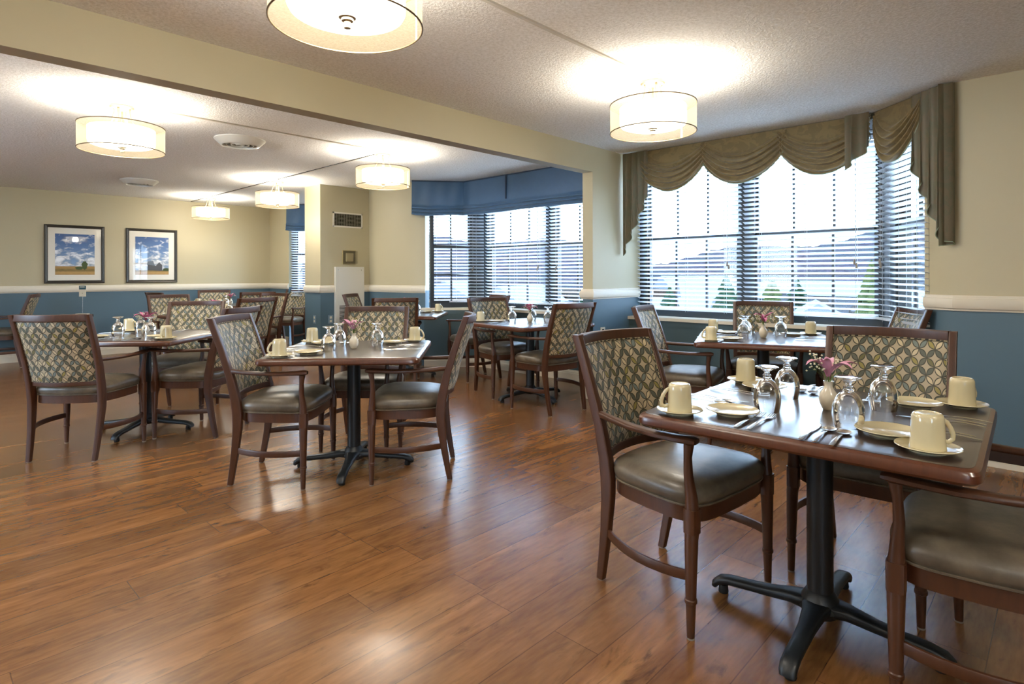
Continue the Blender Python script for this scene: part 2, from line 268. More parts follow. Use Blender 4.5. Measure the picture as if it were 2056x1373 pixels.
# ------------------------------------------------------------------ mesh helpers
def ring(c, ax, ay, w, h, n=12, e=3.0):
    o = []
    for i in range(n):
        a = 2 * math.pi * (i + 0.5) / n; ca, sa = math.cos(a), math.sin(a)
        o.append(Vector(c) + ax * (math.copysign(abs(ca) ** (2 / e), ca) * w / 2) + ay * (math.copysign(abs(sa) ** (2 / e), sa) * h / 2))
    return o
X_, Y_, Z_ = Vector((1, 0, 0)), Vector((0, 1, 0)), Vector((0, 0, 1))
class MB:
    def __init__(s): s.v = []; s.f = []; s.uv = {}
    def loft(s, rings, caps=True, close=True):
        b = len(s.v); n = len(rings[0])
        for r in rings: s.v += [tuple(p) for p in r]
        for i in range(len(rings) - 1):
            for j in range(n if close else n - 1):
                k = (j + 1) % n; s.f.append((b + i * n + j, b + i * n + k, b + (i + 1) * n + k, b + (i + 1) * n + j))
        if caps: s.f.append(tuple(b + j for j in reversed(range(n)))); s.f.append(tuple(b + (len(rings) - 1) * n + j for j in range(n)))
        return s
    def box(s, x0, x1, y0, y1, z0, z1):
        b = len(s.v); s.v += [(x, y, z) for z in (z0, z1) for y in (y0, y1) for x in (x0, x1)]
        s.f += [(b, b+2, b+3, b+1), (b+4, b+5, b+7, b+6), (b, b+1, b+5, b+4), (b+2, b+6, b+7, b+3), (b, b+4, b+6, b+2), (b+1, b+3, b+7, b+5)]; return s
    def obox(s, c, ax, ay, az, a, b_, c_):   # oriented box, half sizes
        b = len(s.v); c = Vector(c)
        s.v += [tuple(c + ax * (i * a) + ay * (j * b_) + az * (k * c_)) for k in (-1, 1) for j in (-1, 1) for i in (-1, 1)]
        s.f += [(b, b+2, b+3, b+1), (b+4, b+5, b+7, b+6), (b, b+1, b+5, b+4), (b+2, b+6, b+7, b+3), (b, b+4, b+6, b+2), (b+1, b+3, b+7, b+5)]; return s
    def zloft(s, secs, n=12, e=3.0):          # (x,y,z,w,d)
        return s.loft([ring((x, y, z), X_, Y_, w, d, n, e) for x, y, z, w, d in secs])
    def lathe(s, prof, seg=24, c=(0, 0, 0), caps=False):
        c = Vector(c); rs = [[c + Vector((r * math.cos(2*math.pi*j/seg), r * math.sin(2*math.pi*j/seg), z)) for j in range(seg)] for r, z in prof]
        return s.loft(rs, caps)
    def sweep(s, pts, w, h, up=Z_, n=10, e=3.0, caps=True, closed=False):
        pts = [Vector(p) for p in pts]; rs = []; N = len(pts)
        for i, p in enumerate(pts):
            a = pts[(i - 1) % N] if (closed or i) else pts[0]; c = pts[(i + 1) % N] if (closed or i < N - 1) else pts[-1]
            T = (c - a).normalized(); sd = T.cross(up)
            if sd.length < 1e-4: sd = T.cross(X_)
            sd.normalize(); u2 = sd.cross(T).normalized()
            ww = w[i] if isinstance(w, (list, tuple)) else w; hh = h[i] if isinstance(h, (list, tuple)) else h
            rs.append(ring(p, sd, u2, ww, hh, n, e))
        if closed: rs.append(rs[0]); caps = False
        return s.loft(rs, caps)
    def tube(s, pts, r, n=6, closed=False):
        rr = [2 * x for x in r] if isinstance(r, (list, tuple)) else 2 * r
        return s.sweep(pts, rr, rr, n=n, e=2.0, closed=closed)
    def grid(s, nu, nv, fn, uvf=None, flip=False):
        b = len(s.v)
        for j in range(nv + 1):
            for i in range(nu + 1): s.v.append(tuple(fn(i / nu, j / nv)))
        for j in range(nv):
            for i in range(nu):
                q = (b + j*(nu+1) + i, b + j*(nu+1) + i + 1, b + (j+1)*(nu+1) + i + 1, b + (j+1)*(nu+1) + i)
                if flip: q = tuple(reversed(q))
                s.f.append(q)
                if uvf:
                    uvs = [uvf(i/nu, j/nv), uvf((i+1)/nu, j/nv), uvf((i+1)/nu, (j+1)/nv), uvf(i/nu, (j+1)/nv)]
                    if flip: uvs.reverse()
                    s.uv[len(s.f) - 1] = uvs
        return s
    def prism(s, poly, z0, z1):
        n = len(poly); b = len(s.v); s.v += [(x, y, z0) for x, y in poly] + [(x, y, z1) for x, y in poly]
        s.f.append(tuple(b + i for i in reversed(range(n)))); s.f.append(tuple(b + n + i for i in range(n)))
        for i in range(n): k = (i + 1) % n; s.f.append((b + i, b + k, b + n + k, b + n + i))
        return s
    def build(s, name, mat, parent=None, ang=40, loc=None):
        me = bpy.data.meshes.new(name); me.from_pydata(s.v, [], s.f)
        if s.uv:
            L = me.uv_layers.new(name='UVMap')
            for p in me.polygons:
                u = s.uv.get(p.index)
                for k, li in enumerate(p.loop_indices): L.data[li].uv = u[k] if u else (me.vertices[me.loops[li].vertex_index].co.x, me.vertices[me.loops[li].vertex_index].co.z)
        me.validate(); 
        me.materials.append(MAT[mat] if isinstance(mat, str) else mat)
        for p in me.polygons: p.use_smooth = True
        me.set_sharp_from_angle(angle=R_(ang)); me.update()
        o = bpy.data.objects.new(name, me); COL.objects.link(o)
        if parent: o.parent = parent
        if loc: o.location = loc
        return o
def thing(name, label, cat, loc=(0, 0, 0), rz=0, group=None):
    o = bpy.data.objects.new(name, None); o.empty_display_size = 0.1; COL.objects.link(o); o.location = loc; o.rotation_euler = (0, 0, rz)
    return tag(o, label, cat, group)
def tag(o, label, cat, group=None, kind=None):
    o['label'] = label; o['category'] = cat
    if group: o['group'] = group
    if kind: o['kind'] = kind
    return o
def struct(o): o['kind'] = 'structure'; return o
def sempty(name):
    o = bpy.data.objects.new(name, None); COL.objects.link(o); o['kind'] = 'structure'; return o
CH = {}
def kids(o): return CH.setdefault(o.name, [c for c in bpy.data.objects if c.parent == o])
def dup(root, loc, rz, label=None, group=None, sc=None):
    def cp(o, par):
        c = o.copy(); COL.objects.link(c)
        if par: c.parent = par
        for k in kids(o): cp(k, c)
        return c
    r = cp(root, None); r.location = loc; r.rotation_euler = (root.rotation_euler[0], root.rotation_euler[1], rz)
    if label: r['label'] = label
    if group: r['group'] = group
    return r
def place(proto, used, loc, rz, label, group):
    if proto.name not in used:
        used.add(proto.name); kids(proto); proto.location = loc; proto.rotation_euler[2] = rz; proto['label'] = label; proto['group'] = group; 
        for c in kids(proto): kids(c)
        return proto
    return dup(proto, loc, rz, label, group)
USED = set()

# ------------------------------------------------------------------ room shell
YB0, YB1 = 3.314, 3.434          # header beam / stub wall
XW, XG, XK = 4.72, 5.50, 5.27    # east wall, glazing line, knee wall
YN = 10.675
struct(MB().box(-3.2, 5.66, -2.7, YN + 0.2, -0.1, 0.0).build('floor', 'floor'))
struct(MB().box(-3.2, 5.66, -2.7, YN + 0.2, HC, HC + 0.1).build('ceiling', 'ceiling'))
struct(MB().box(-3.2, 4.9, YN, YN + 0.15, 0, HC).build('wall_north', 'wall'))
def holed(name, ax, lo, hi, t0, t1, fill_openings, z0=.80, z1=2.28):   # straight wall with made-up window openings behind / beside the camera, added for fill daylight
    m = MB(); e = [lo] + [v for h in fill_openings for v in h] + [hi]
    def bx(a, b, c, d):
        (m.box(a, b, t0, t1, c, d) if ax == 'x' else m.box(t0, t1, a, b, c, d))
    for a, b in zip(e[::2], e[1::2]): bx(a, b, 0, HC)
    for a, b in fill_openings: bx(a, b, 0, z0); bx(a, b, z1, HC)
    struct(m.build(name, 'wall'))
    f = MB(); tm = (t0 + t1) / 2
    def fb(a, b, c, d):
        (f.box(a, b, tm - .03, tm + .03, c, d) if ax == 'x' else f.box(tm - .03, tm + .03, a, b, c, d))
    for a, b in fill_openings:
        n = max(2, round((b - a) / .9))
        for k in range(n + 1): x = a + (b - a) * k / n; fb(x - .03, x + .03, z0, z1)
        fb(a, b, z0, z0 + .05); fb(a, b, z1 - .05, z1); fb(a, b, 1.5, 1.56)
    struct(f.build('window_' + ('10' if ax == 'x' else '11'), 'frame'))  # frames of the made-up windows, unseen and only there for fill daylight
holed('wall_west', 'y', -2.7, YN, -3.2, -3.0, ((4.4, 6.2), ))  # real wall line, with an added opening that lets fill daylight in
holed('wall_south', 'x', -3.0, XW + .2, -2.7, -2.5, ((-2.6, -1.6), ))  # same here: the window opening is added for fill daylight
# east wall pieces (solid, with bay jambs)
struct(MB().prism([(XW, -2.5), (XW + .12, -2.5), (XW + .12, 0.55), (4.93, 0.66), (4.84, 0.70), (XW, 0.525)], 0, HC).build('wall_east', 'wall'))
struct(MB().prism([(XW, 6.33), (4.83, 6.19), (4.92, 6.22), (XW + .12, 6.36), (XW + .12, 7.95), (4.84, 8.05), (XW, 7.95)], 0, HC).build('wall_east_middle', 'wall'))
struct(MB().prism([(XW, 9.90), (XW + .12, 9.96), (XW + .12, YN), (XW, YN)], 0, HC).build('wall_east_far', 'wall'))
struct(MB().box(4.62, XG + .12, YB0, YB1, 0, 2.202).build('wall_divider', 'wall'))
struct(MB().box(-3.0, XG + .12, YB0, YB1, 2.202, HC).build('wall_header_beam', 'cream'))
struct(MB().prism([(3.95, 7.36), (XW + .02, 7.36), (XW + .02, 7.80), (3.95, 7.80)], 0, HC).build('wall_column', 'wall'))

RP = [(0, .968), (.010, .968), (.012, .978), (.020, .984), (.026, 1.000), (.026, 1.035), (.022, 1.046), (.014, 1.050), (.012, 1.062), (.006, 1.068), (0, 1.068)]
BP = [(0, 0), (.016, 0), (.016, .085), (.012, .092), (.012, .104), (.008, .110), (.006, .122), (0, .124)]
def moulding(name, path, prof, mat='trim', parent=None):     # path in plan, profile sticks out to the right-hand side of travel
    P = [Vector((x, y, 0)) for x, y in path]; rs = []
    for i, p in enumerate(P):
        d0 = (P[i] - P[i-1]).normalized() if i else (P[1] - P[0]).normalized(); d1 = (P[i+1] - P[i]).normalized() if i < len(P) - 1 else d0
        n0 = Vector((d0.y, -d0.x, 0)); n1 = Vector((d1.y, -d1.x, 0)); m = (n0 + n1).normalized(); k = 1 / max(0.3, m.dot(n0))
        rs.append([p + m * (o * k) + Z_ * z for o, z in prof])
    mb = MB().loft(rs); return struct(mb.build(name, mat, parent, 25))
# chair rail (travel so that the room is on the right)
moulding('trim_1', [(-3.0, YN), (XW, YN), (XW, 9.905)], RP)
moulding('trim_2', [(3.95, 7.80), (3.95, 7.36), (XW, 7.36), (XW, 6.33), (4.83, 6.19)], RP)
moulding('trim_3', [(XG - .05, YB1), (4.62, YB1), (4.62, YB0), (XG - .05, YB0)], RP)
moulding('trim_4', [(4.835, 0.693), (XW, 0.525), (XW, -2.5)], RP)
moulding('baseboard_north', [(-3.0, YN), (XW, YN), (XW, 9.91)], BP)
moulding('baseboard_middle', [(3.95, 7.80), (3.95, 7.36), (XW, 7.36), (XW, 6.33), (4.75, 6.295)], BP)
moulding('baseboard_divider', [(XK, YB1), (4.62, YB1), (4.62, YB0), (XK, YB0)], BP)
moulding('baseboard_east', [(4.765, 0.59), (XW, 0.525), (XW, -2.5)], [(0, 0), (.018, 0), (.018, .034), (.010, .036), (0, .036)])
moulding('trim_dark_reflection', [(4.765, 0.59), (XW, 0.525), (XW, -2.5)], [(0, .036), (.010, .036), (.014, .040), (.014, .106), (0, .106)], 'reflect_band')  # brown band paints a dark reflection into the baseboard
moulding('trim_6', [(4.765, 0.59), (XW, 0.525), (XW, -2.5)], [(0, .106), (.020, .106), (.020, .116), (.012, .124), (0, .124)], 'trim')

# ------------------------------------------------------------------ bay windows
ZS, ZT = 0.775, 2.36
def mirror(pts, on): return [(x, 6.739 - y) if on else (x, y) for x, y in pts][::(-1 if on else 1)]
WN = [0]
def seg_frame(a, b):
    a, b = Vector((*a, 0)), Vector((*b, 0)); d = (b - a); L = d.length; d.normalize(); n = Vector((d.y, -d.x, 0)); return a, d, n, L
def window(a, b, o0, o1, ncol, out):
    """a,b plan ends of the glazing line, opening o0..o1 (metres from a); out=unit vector to outside"""
    WN[0] += 1; root = sempty('window_%d' % WN[0]); a, d, n, L = seg_frame(a, b); out = Vector((*out, 0)).normalized()
    def bar(mb, s0, s1, z0, z1, dep0, dep1):
        c = a + d * ((s0 + s1) / 2) + out * ((dep0 + dep1) / 2) + Z_ * ((z0 + z1) / 2); mb.obox(c, d, out, Z_, (s1 - s0) / 2, (dep1 - dep0) / 2, (z1 - z0) / 2)
    m = MB(); bar(m, 0, o0, ZS, HC, -.02, .09); bar(m, o1, L, ZS, HC, -.02, .09); bar(m, o0, o1, ZS, .835, -.02, .09); bar(m, o0, o1, ZT, HC, -.02, .09)
    m.build('window_frame', 'frame', root)
    for nm, z0, z1, dp in (('lower_sash', .835, 1.60, .0), ('upper_sash', 1.575, ZT, .035)):
        m = MB(); s0, s1 = o0, o1; t = .022
        bar(m, s0, s0 + t, z0, z1, dp, dp + .03); bar(m, s1 - t, s1, z0, z1, dp, dp + .03); bar(m, s0, s1, z0, z0 + (.03 if dp == 0 else .04), dp, dp + .03); bar(m, s0, s1, z1 - .035, z1, dp, dp + .03)
        for k in range(1, ncol): s = s0 + (s1 - s0) * k / ncol; bar(m, s - .011, s + .011, z0, z1, dp + .004, dp + .026)
        if dp == 0: bar(m, s0, s1, 1.199, 1.221, dp + .004, dp + .026)
        sh = m.build(nm, 'frame', root); p = MB(); bar(p, s0, s1, z0, z1, dp + .013, dp + .017); p.build('window_pane', 'pane', sh)
    return root
def blind(a, b, inn, label, tassel_at=.85, z0=.845, z1=2.40, group=None):
    a3, d, n, L = seg_frame(a, b); inn = Vector((*inn, 0)).normalized(); root = thing('venetian_blind', label, 'window blind', (0, 0, 0), 0, group)
    m = MB(); th = R_(19); z = z0 + .03; wv = inn * math.cos(th) + Z_ * math.sin(th); nv = (Z_ * math.cos(th) - inn * math.sin(th))
    while z < z1 - .03:
        m.obox(a3 + d * (L / 2) + Z_ * z, d, wv, nv, L / 2, .0245, .0013); z += .0425
    m.build('slats', 'slat', root)
    m = MB(); m.obox(a3 + d * (L/2) + Z_ * (z0 + .008), d, inn, Z_, L/2, .026, .009); m.build('bottom_rail', 'slat', root)
    m = MB(); m.obox(a3 + d * (L/2) + Z_ * (z1 + .01), d, inn, Z_, L/2, .028, .022); m.build('head_rail', 'slat', root)
    for s in (.14, .5, .86) if L > .6 else (.2, .8):
        m = MB()
        for sd in (-.026, .026): m.obox(a3 + d * (L * s) + inn * sd + Z_ * ((z0 + z1) / 2 - .005), d, inn, Z_, .0011, .0008, (z1 - z0) / 2 + .01)
        m.build('ladder_cord', 'cord', root)
    p0 = a3 + d * (L * tassel_at) + inn * .042
    m = MB(); m.obox(p0 + Z_ * (1.32 + (z1 - 1.32)/2), d, inn, Z_, .0015, .0015, (z1 - 1.32) / 2); c = m.build('pull_cord', 'cord', root)
    m = MB()
    for q, dz in ((-.008, 0), (.008, -.03)): m.lathe([(0, 1.33+dz), (.006, 1.325+dz), (.009, 1.30+dz), (.009, 1.285+dz), (0, 1.283+dz)], 8, tuple(p0 + d * q))
    m.build('tassel', 'tassel', c); return root
def knee(name, pts, out_pts):
    # knee wall under the bay + sill + baseboard
    k = struct(MB().prism(pts + out_pts[::-1], 0, .745).build('wall_under_' + name, 'green'))
    return k
def bay(idx, mir, ysh=0.0, full=True):
    def P(x, y):
        y = y - 0.0
        if mir: y = 6.739 - y
        return (x, y + ysh)
    # glazing polyline from divider to jamb
    ends = [P(XG, YB0), P(XG, 2.175), P(XG, 1.06), P(4.83, 0.655)]
    kn = [P(XK, YB0), P(XK, 1.20), P(4.77, 0.60)]; ko = [P(XG + .12, YB0), P(XG + .12, 1.02), P(4.89, 0.60)]
    def poly(ps): return ps if not mir else ps
    m = MB(); pp = kn + ko[::-1]
    if not mir: pp = pp[::-1]
    struct(MB().prism(pp, 0, .745).build('wall_under_window_%d' % idx, 'green'))
    sl = [P(XK - .035, YB0), P(XK - .035, 1.185), P(4.742, 0.572), P(4.86, 0.60), P(XG + .10, 1.03), P(XG + .10, YB0)]
    if not mir: sl = sl[::-1]
    struct(MB().prism(sl, .745, ZS).build('window_sill_%d' % idx, 'trim'))
    s2 = [P(XK - .012, YB0), P(XK - .012, 1.195), P(4.76, 0.59), P(4.86, 0.60), P(XG + .10, 1.03), P(XG + .10, YB0)]
    if not mir: s2 = s2[::-1]
    struct(MB().prism(s2, .69, .7448).build('trim_under_sill_%d' % idx, 'green'))
    path = kn if mir else kn
    if mir: moulding('baseboard_bay_%d' % idx, kn[::-1], BP)
    else: moulding('baseboard_bay_%d' % idx, kn, BP)
    o = (1, 0); dg = Vector((ends[3][0] - ends[2][0], ends[3][1] - ends[2][1], 0)).normalized()
    nrm = Vector((dg.y, -dg.x, 0)); 
    if nrm.x < 0: nrm = -nrm
    window(ends[0], ends[1], .086, 1.063, 3, o); window(ends[1], ends[2], .075, 1.062, 3, o)
    Ld = (Vector(ends[3]) - Vector(ends[2])).length; window(ends[2], ends[3], .25, Ld - .03, 2, (nrm.x, nrm.y))
    # outer header and backing so that no sky leaks
    hp = [P(XG + .02, YB0), P(XG + .14, YB0), P(XG + .14, 1.0), P(4.88, .60), P(4.83, 0.66), P(XG + .02, 1.075)]
    return ends, nrm
VB = 'venetian blinds in the bay windows'
e1, n1 = bay(1, False)
blind((5.43, YB0 - .012), (5.43, 2.20), (-1, 0), 'leftmost blind of the right-hand bay, beside the blue and cream divider wall', .90, group=VB)
blind((5.43, 2.175), (5.43, 1.095), (-1, 0), 'middle blind of the right-hand bay, behind the middle swags of the valance', .86, group=VB)
_dg = Vector((4.83 - 5.5, .655 - 1.06, 0)).normalized(); _in = Vector((-.07, .04 * 0, 0))
blind((5.405, 1.075), (4.815, .672), (-.52, .85), 'narrow angled blind at the right end of the right-hand bay', .14, group=VB)
e2, n2 = bay(2, True)
blind((5.43, YB1 + .012), (5.43, 4.53), (-1, 0), 'right blind of the blue-shaded bay, cut off by the divider wall', .88, group=VB)
blind((5.43, 4.56), (5.43, 5.64), (-1, 0), 'middle blind of the blue-shaded bay, behind a patterned chair', .12, group=VB)
blind((5.405, 5.66), (4.865, 6.155), (-.7, -.7), 'left angled blind of the blue-shaded bay, next to the cream wall', .2, group=VB)
# third bay, mostly behind the column
def bay3():
    e = [(XG, 7.9), (XG, 9.25), (4.80, 9.92)]
    struct(MB().prism([(XK, 7.9), (XG + .12, 7.9), (XG + .12, 9.27), (4.89, 9.87), (4.77, 9.86), (XK, 9.36 - .2)], 0, .745).build('wall_under_window_3', 'green'))
    struct(MB().prism([(XK - .035, 7.9), (XG + .1, 7.9), (XG + .1, 9.26), (4.86, 9.86), (4.742, 9.88), (XK - .035, 9.14)], .745, ZS).build('window_sill_3', 'trim'))
    window(e[0], e[1], .1, 1.25, 3, (1, 0)); L = (Vector(e[2]) - Vector(e[1])).length; window(e[1], e[2], .1, L - .06, 2, (.66, .75))
    struct(MB().box(XW, XG + .12, 7.80, 7.92, 0, HC).build('wall_bay_side', 'wall'))
    blind((5.41, 9.20), (4.735, 9.845), (-.69, -.72), 'white blind seen as a narrow strip left of the vent column', .8, group=VB)
bay3()
# shell outside the glazing: outer header
for nm, pts in (('wall_outer_header_1', [(XG + .10, YB0), (XG + .16, YB0), (XG + .16, 1.0), (4.93, .60), (4.88, .64), (XG + .10, 1.02)]),):
    pass

# ------------------------------------------------------------------ ceiling lamps
def make_lamp():
    t = thing('ceiling_lamp', 'double drum ceiling lamp', 'ceiling light', (0, 0, HC))
    MB().lathe([(0, 0), (.086, 0), (.086, -.022), (.080, -.028), (0, -.028)], 40).build('ceiling_plate', 'white', t)
    MB().lathe([(.05, -.026), (.077, -.028), (.077, -.038), (.070, -.046), (.030, -.050), (0.018, -.062), (0, -.064)], 40).build('canopy', 'nickel', t)
    for k in range(4):
        a = math.pi / 4 + k * math.pi / 2; d = Vector((math.cos(a), math.sin(a), 0))
        pts = [d * r + Z_ * z for r, z in ((.052, -.045), (.054, -.08), (.062, -.12), (.080, -.155), (.098, -.172))]
        MB().sweep(pts, .018, .007, up=Vector((-d.y, d.x, 0)).cross(Z_)).build('arm', 'nickel', t)
    MB().lathe([(.008, -.06), (.008, -.20)], 10).build('stem', 'nickel', t)
    sh = MB().lathe([(.265, -.345), (.2655, -.26), (.2655, -.17)], 64).build('outer_shade', 'sheer', t)
    for z in (-.345, -.170): MB().tube([(.2655 * math.cos(2*math.pi*k/64), .2655 * math.sin(2*math.pi*k/64), z) for k in range(64)], .0034, 6, True).build('shade_ring', 'bronze', sh)
    MB().obox((.2650 * math.cos(5.9), .2650 * math.sin(5.9), -.2575), Vector((-math.sin(5.9), math.cos(5.9), 0)), Vector((math.cos(5.9), math.sin(5.9), 0)), Z_, .006, .0006, .086).build('shade_seam', 'seamf', sh)
    MB().lathe([(.196, -.188), (.205, -.188), (.2055, -.19), (.2050, -.29), (.198, -.303), (.175, -.312), (.10, -.317), (0, -.318)], 56).build('diffuser', 'diff', t)
    MB().lathe([(.010, -.192), (.195, -.190)], 40).build('added_dimming_disc', 'diff', t)  # added disc that dims the lamp's bright spot on the ceiling
    MB().lathe([(0, -.316), (.030, -.316), (.031, -.322), (.022, -.325), (.021, -.333), (.012, -.336), (.012, -.358), (0, -.359)], 24).build('finial', 'nickel', t)
    dim_lamp((0, 0, -.262), LAMP_W, t)
    return t
lamp = make_lamp(); kids(lamp)
for (x, y, lb) in ((1.105, 1.86, 'nearest drum ceiling lamp, cut off by the top edge of the picture'), (3.28, 1.888, 'drum ceiling lamp in front of the green swag valance'),
                   (1.10, 4.90, 'large drum ceiling lamp at the left, beyond the beam'), (3.36, 4.985, 'drum ceiling lamp left of the blue window shade'),
                   (3.385, 7.42, 'drum ceiling lamp second farthest, beside the vent column'), (3.38, 9.76, 'farthest and smallest drum ceiling lamp, near the back wall'),
                   (1.10, -1.2, 'added drum ceiling lamp behind the camera'), (-1.3, 1.86, 'added drum ceiling lamp left of the camera'), (-1.3, 4.9, 'added drum ceiling lamp outside the picture at left'), (-1.3, 7.6, 'added drum ceiling lamp outside the picture, far left'), (-1.3, -1.2, 'drum ceiling lamp behind the camera, left side, put in for fill light')):  # the unseen lamps on this line are added to fill the room with light
    place(lamp, USED, (x, y, HC), R_(8), lb, 'drum ceiling lamps')
# round ceiling diffusers
def make_diff():
    t = thing('ceiling_vent', 'round vent', 'air vent', (0, 0, HC))
    MB().lathe([(.215, 0), (.215, -.010), (.205, -.018), (.165, -.058), (.150, -.062), (.146, -.055), (.150, -.02)], 48).build('outer_ring', 'white', t)
    for r in (.115, .075, .035): MB().lathe([(r + .018, -.02), (r + .02, -.024), (r, -.055), (r - .006, -.055), (r + .010, -.02)], 36).build('inner_ring', 'white', t)
    MB().lathe([(0, -.012), (.15, -.012)], 36).build('throat', 'dark', t); return t
dv = make_diff(); kids(dv)
place(dv, USED, (2.143, 5.46, HC), 0, 'round white ceiling vent right of the large left lamp, the nearer one', 'round ceiling vents')
place(dv, USED, (2.152, 8.73, HC), 0, 'round white ceiling vent farther back, above the framed pictures', 'round ceiling vents')
# surface raceways on the ceiling
for a, b, lb in (((-2.9, 1.888), (3.19, 1.888), 'thin white cable raceway on the ceiling running to the lamp before the swags'),
             ((3.37, 5.08), (3.37, 10.6), 'thin cable raceway on the far ceiling linking the row of lamps'),
             ((1.2, 4.93), (3.27, 4.93), 'faint cable raceway on the far ceiling from the large left lamp')):
    a, b = Vector((*a, 0)), Vector((*b, 0)); d = (b - a).normalized(); n = Vector((-d.y, d.x, 0)); L = (b - a).length
    t = thing('cable_raceway', lb, 'cable cover', tuple(a.xy) + (HC,)); MB().obox(d * (L/2) - Z_ * .005, d, n, Z_, L/2, .010, .005).build('channel', 'raceway', t)
    MB().obox(d * (L/2) - Z_ * .0025 + n * .0125, d, n, Z_, L/2, .0022, .0025).build('shadow_strip', 'dark', t)  # dark strip alongside the channel paints in its shadow

# ------------------------------------------------------------------ chair
def back_y(z):
    pts = [(0, -.2225), (.18, -.190), (.36, -.168), (.46, -.172), (.65, -.212), (.80, -.262), (.966, -.3225)]
    for (z0, y0), (z1, y1) in zip(pts, pts[1:]):
        if z <= z1: f = (z - z0) / (z1 - z0); f = f; return y0 + (y1 - y0) * f
    return pts[-1][1]
def back_x(z):
    pts = [(0, .205), (.36, .222), (.46, .222), (.70, .229), (.966, .232)]
    for (z0, y0), (z1, y1) in zip(pts, pts[1:]):
        if z <= z1: return y0 + (y1 - y0) * (z - z0) / (z1 - z0)
    return pts[-1][1]
def seat_outline(g, n=56):
    o = []
    for i in range(n):
        a = 2 * math.pi * i / n; ca, sa = math.cos(a), math.sin(a); e = 5.5
        x = math.copysign(abs(ca) ** (2 / e), ca); y = math.copysign(abs(sa) ** (2 / e), sa)
        yy = .033 + y * (.205 + g); hw = (.222 + (.262 - .222) * (y + 1) / 2) + g; bow = .012 * (1 - y * y)
        yy += (.012 * (1 - x * x)) if y > .9 else (-.020 * (1 - x * x) if y < -.9 else 0)
        o.append((x * (hw + bow), yy))
    return o
def make_chair():
    t = thing('dining_chair', 'chair', 'chair')
    for s in (-1, 1):
        secs = []
        for z, wx, wy in ((0.006, .026, .030), (.09, .028, .034), (.2, .030, .040), (.34, .032, .050), (.42, .032, .056), (.50, .032, .054), (.62, .032, .046), (.78, .031, .040), (.90, .030, .038), (.964, .030, .036)):
            secs.append((s * back_x(z), back_y(z), z, wx, wy))
        l = MB().zloft(secs, 16, 9).build('rear_leg', 'wood', t)
        MB().lathe([(0, 0), (.012, 0), (.013, .006), (0, .007)], 12, (s * .205, -.2225, 0)).build('glide', 'glide', l)
        fx, fy = s * .262, .2225
        prof = [(fx*1.035, fy, .006, .025, .025), (fx*1.03, fy, .118, .032, .032), (fx*1.03, fy, .121, .040, .040), (fx*1.03, fy, .131, .040, .040), (fx*1.03, fy, .134, .034, .034),
                (fx*1.015, fy, .33, .044, .044), (fx, fy, .352, .046, .046)]
        l = MB().zloft(prof, 14, 2.2); l.zloft([(fx, fy, .350, .046, .046), (fx, fy, .43, .047, .047)], 12, 5)
        l.zloft([(fx, fy, .425, .044, .042), (fx, fy - .002, .47, .040, .036), (fx * 1.03, fy - .008, .54, .031, .028), (fx * 1.055, fy - .006, .60, .027, .025), (fx * 1.065, fy, .648, .030, .034)], 12, 2.6)
        lo = l.build('front_leg', 'wood', t); MB().lathe([(0, 0), (.0125, 0), (.0135, .006), (0, .007)], 12, (fx*1.035, fy, 0)).build('glide', 'glide', lo)
        pts = [(s * .228, back_y(.66) + .012, .662), (s * .245, -.12, .657), (s * .266, -.02, .654), (s * .280, .09, .655), (s * .284, .18, .659), (s * .281, .235, .662), (s * .279, .252, .661)]
        MB().sweep(pts, [.026, .034, .042, .046, .050, .048, .040], [.026, .024, .022, .022, .024, .026, .018], n=12, e=3).build('armrest', 'wood', t)
        pts = [(s * (.214 + .052 * (1 - (2 * k / 8 - 1) ** 2) + .050 * k / 8), back_y(.2) + .01 + (.2225 - back_y(.2) - .01) * k / 8, .205 + .0 * k) for k in range(9)]
        MB().sweep(pts, .014, .034, n=8, e=5).build('stretcher', 'wood', t)
    m = MB(); o1 = seat_outline(-.004); o2 = seat_outline(-.034)
    m.loft([[Vector((x, y, z)) for x, y in o] for o, z in ((o2, .372), (o1, .372), (o1, .425), (o2, .425), (o2, .372))], False); m.build('seat_frame', 'wood', t)
    rs = []
    for g, z in ((-.07, .424), (-.012, .424), (-.001, .430), (.006, .446), (.008, .465), (-.001, .484), (-.020, .498), (-.055, .508), (-.11, .514), (-.16, .516)):
        rs.append([Vector((x, y, z)) for x, y in seat_outline(g)])
    cu = MB().loft(rs).build('seat_cushion', 'vinyl', t, 60)
    MB().tube([(x, y, .4285) for x, y in seat_outline(.001)], .0042, 6, True).build('piping', 'vinyl', cu)
    BOW = .052
    def bp(s, z, off): return Vector((s * (back_x(z) - .012), back_y(z) - BOW * (1 - s * s) + off, z))
    MB().sweep([bp(k / 8 - 1, .943, 0) + Z_ * .0 for k in range(17)], .026, .046, n=16, e=9).build('top_rail', 'wood', t)
    MB().sweep([bp(k / 8 - 1, .508, .004) for k in range(17)], .024, .034, n=16, e=9).build('lower_rail', 'wood', t)
    z0, z1 = .522, .922
    def pt(u, v, off):
        s = (2 * u - 1) * .985; z = z0 + (z1 - z0) * v; b = min(u, 1 - u, v * .9, (1 - v) * .9); return bp(s, z, off * min(1, .35 + b * 9))
    def uvf(u, v): return ((2 * u - 1) * .215 * .97, v * .408)
    p = MB().grid(20, 14, lambda u, v: pt(u, v, .021), uvf, True).grid(20, 14, lambda u, v: pt(u, v, -.016), uvf)
    pn = p.build('back_panel', 'fabric', t, 60)
    loop = [(k / 20, 0) for k in range(20)] + [(1, k / 14) for k in range(14)] + [(1 - k / 20, 1) for k in range(20)] + [(0, 1 - k / 14) for k in range(14)]
    MB().tube([pt(u, v, 0) + Y_ * .009 for u, v in loop], .0045, 6, True).build('piping', 'piping', pn)
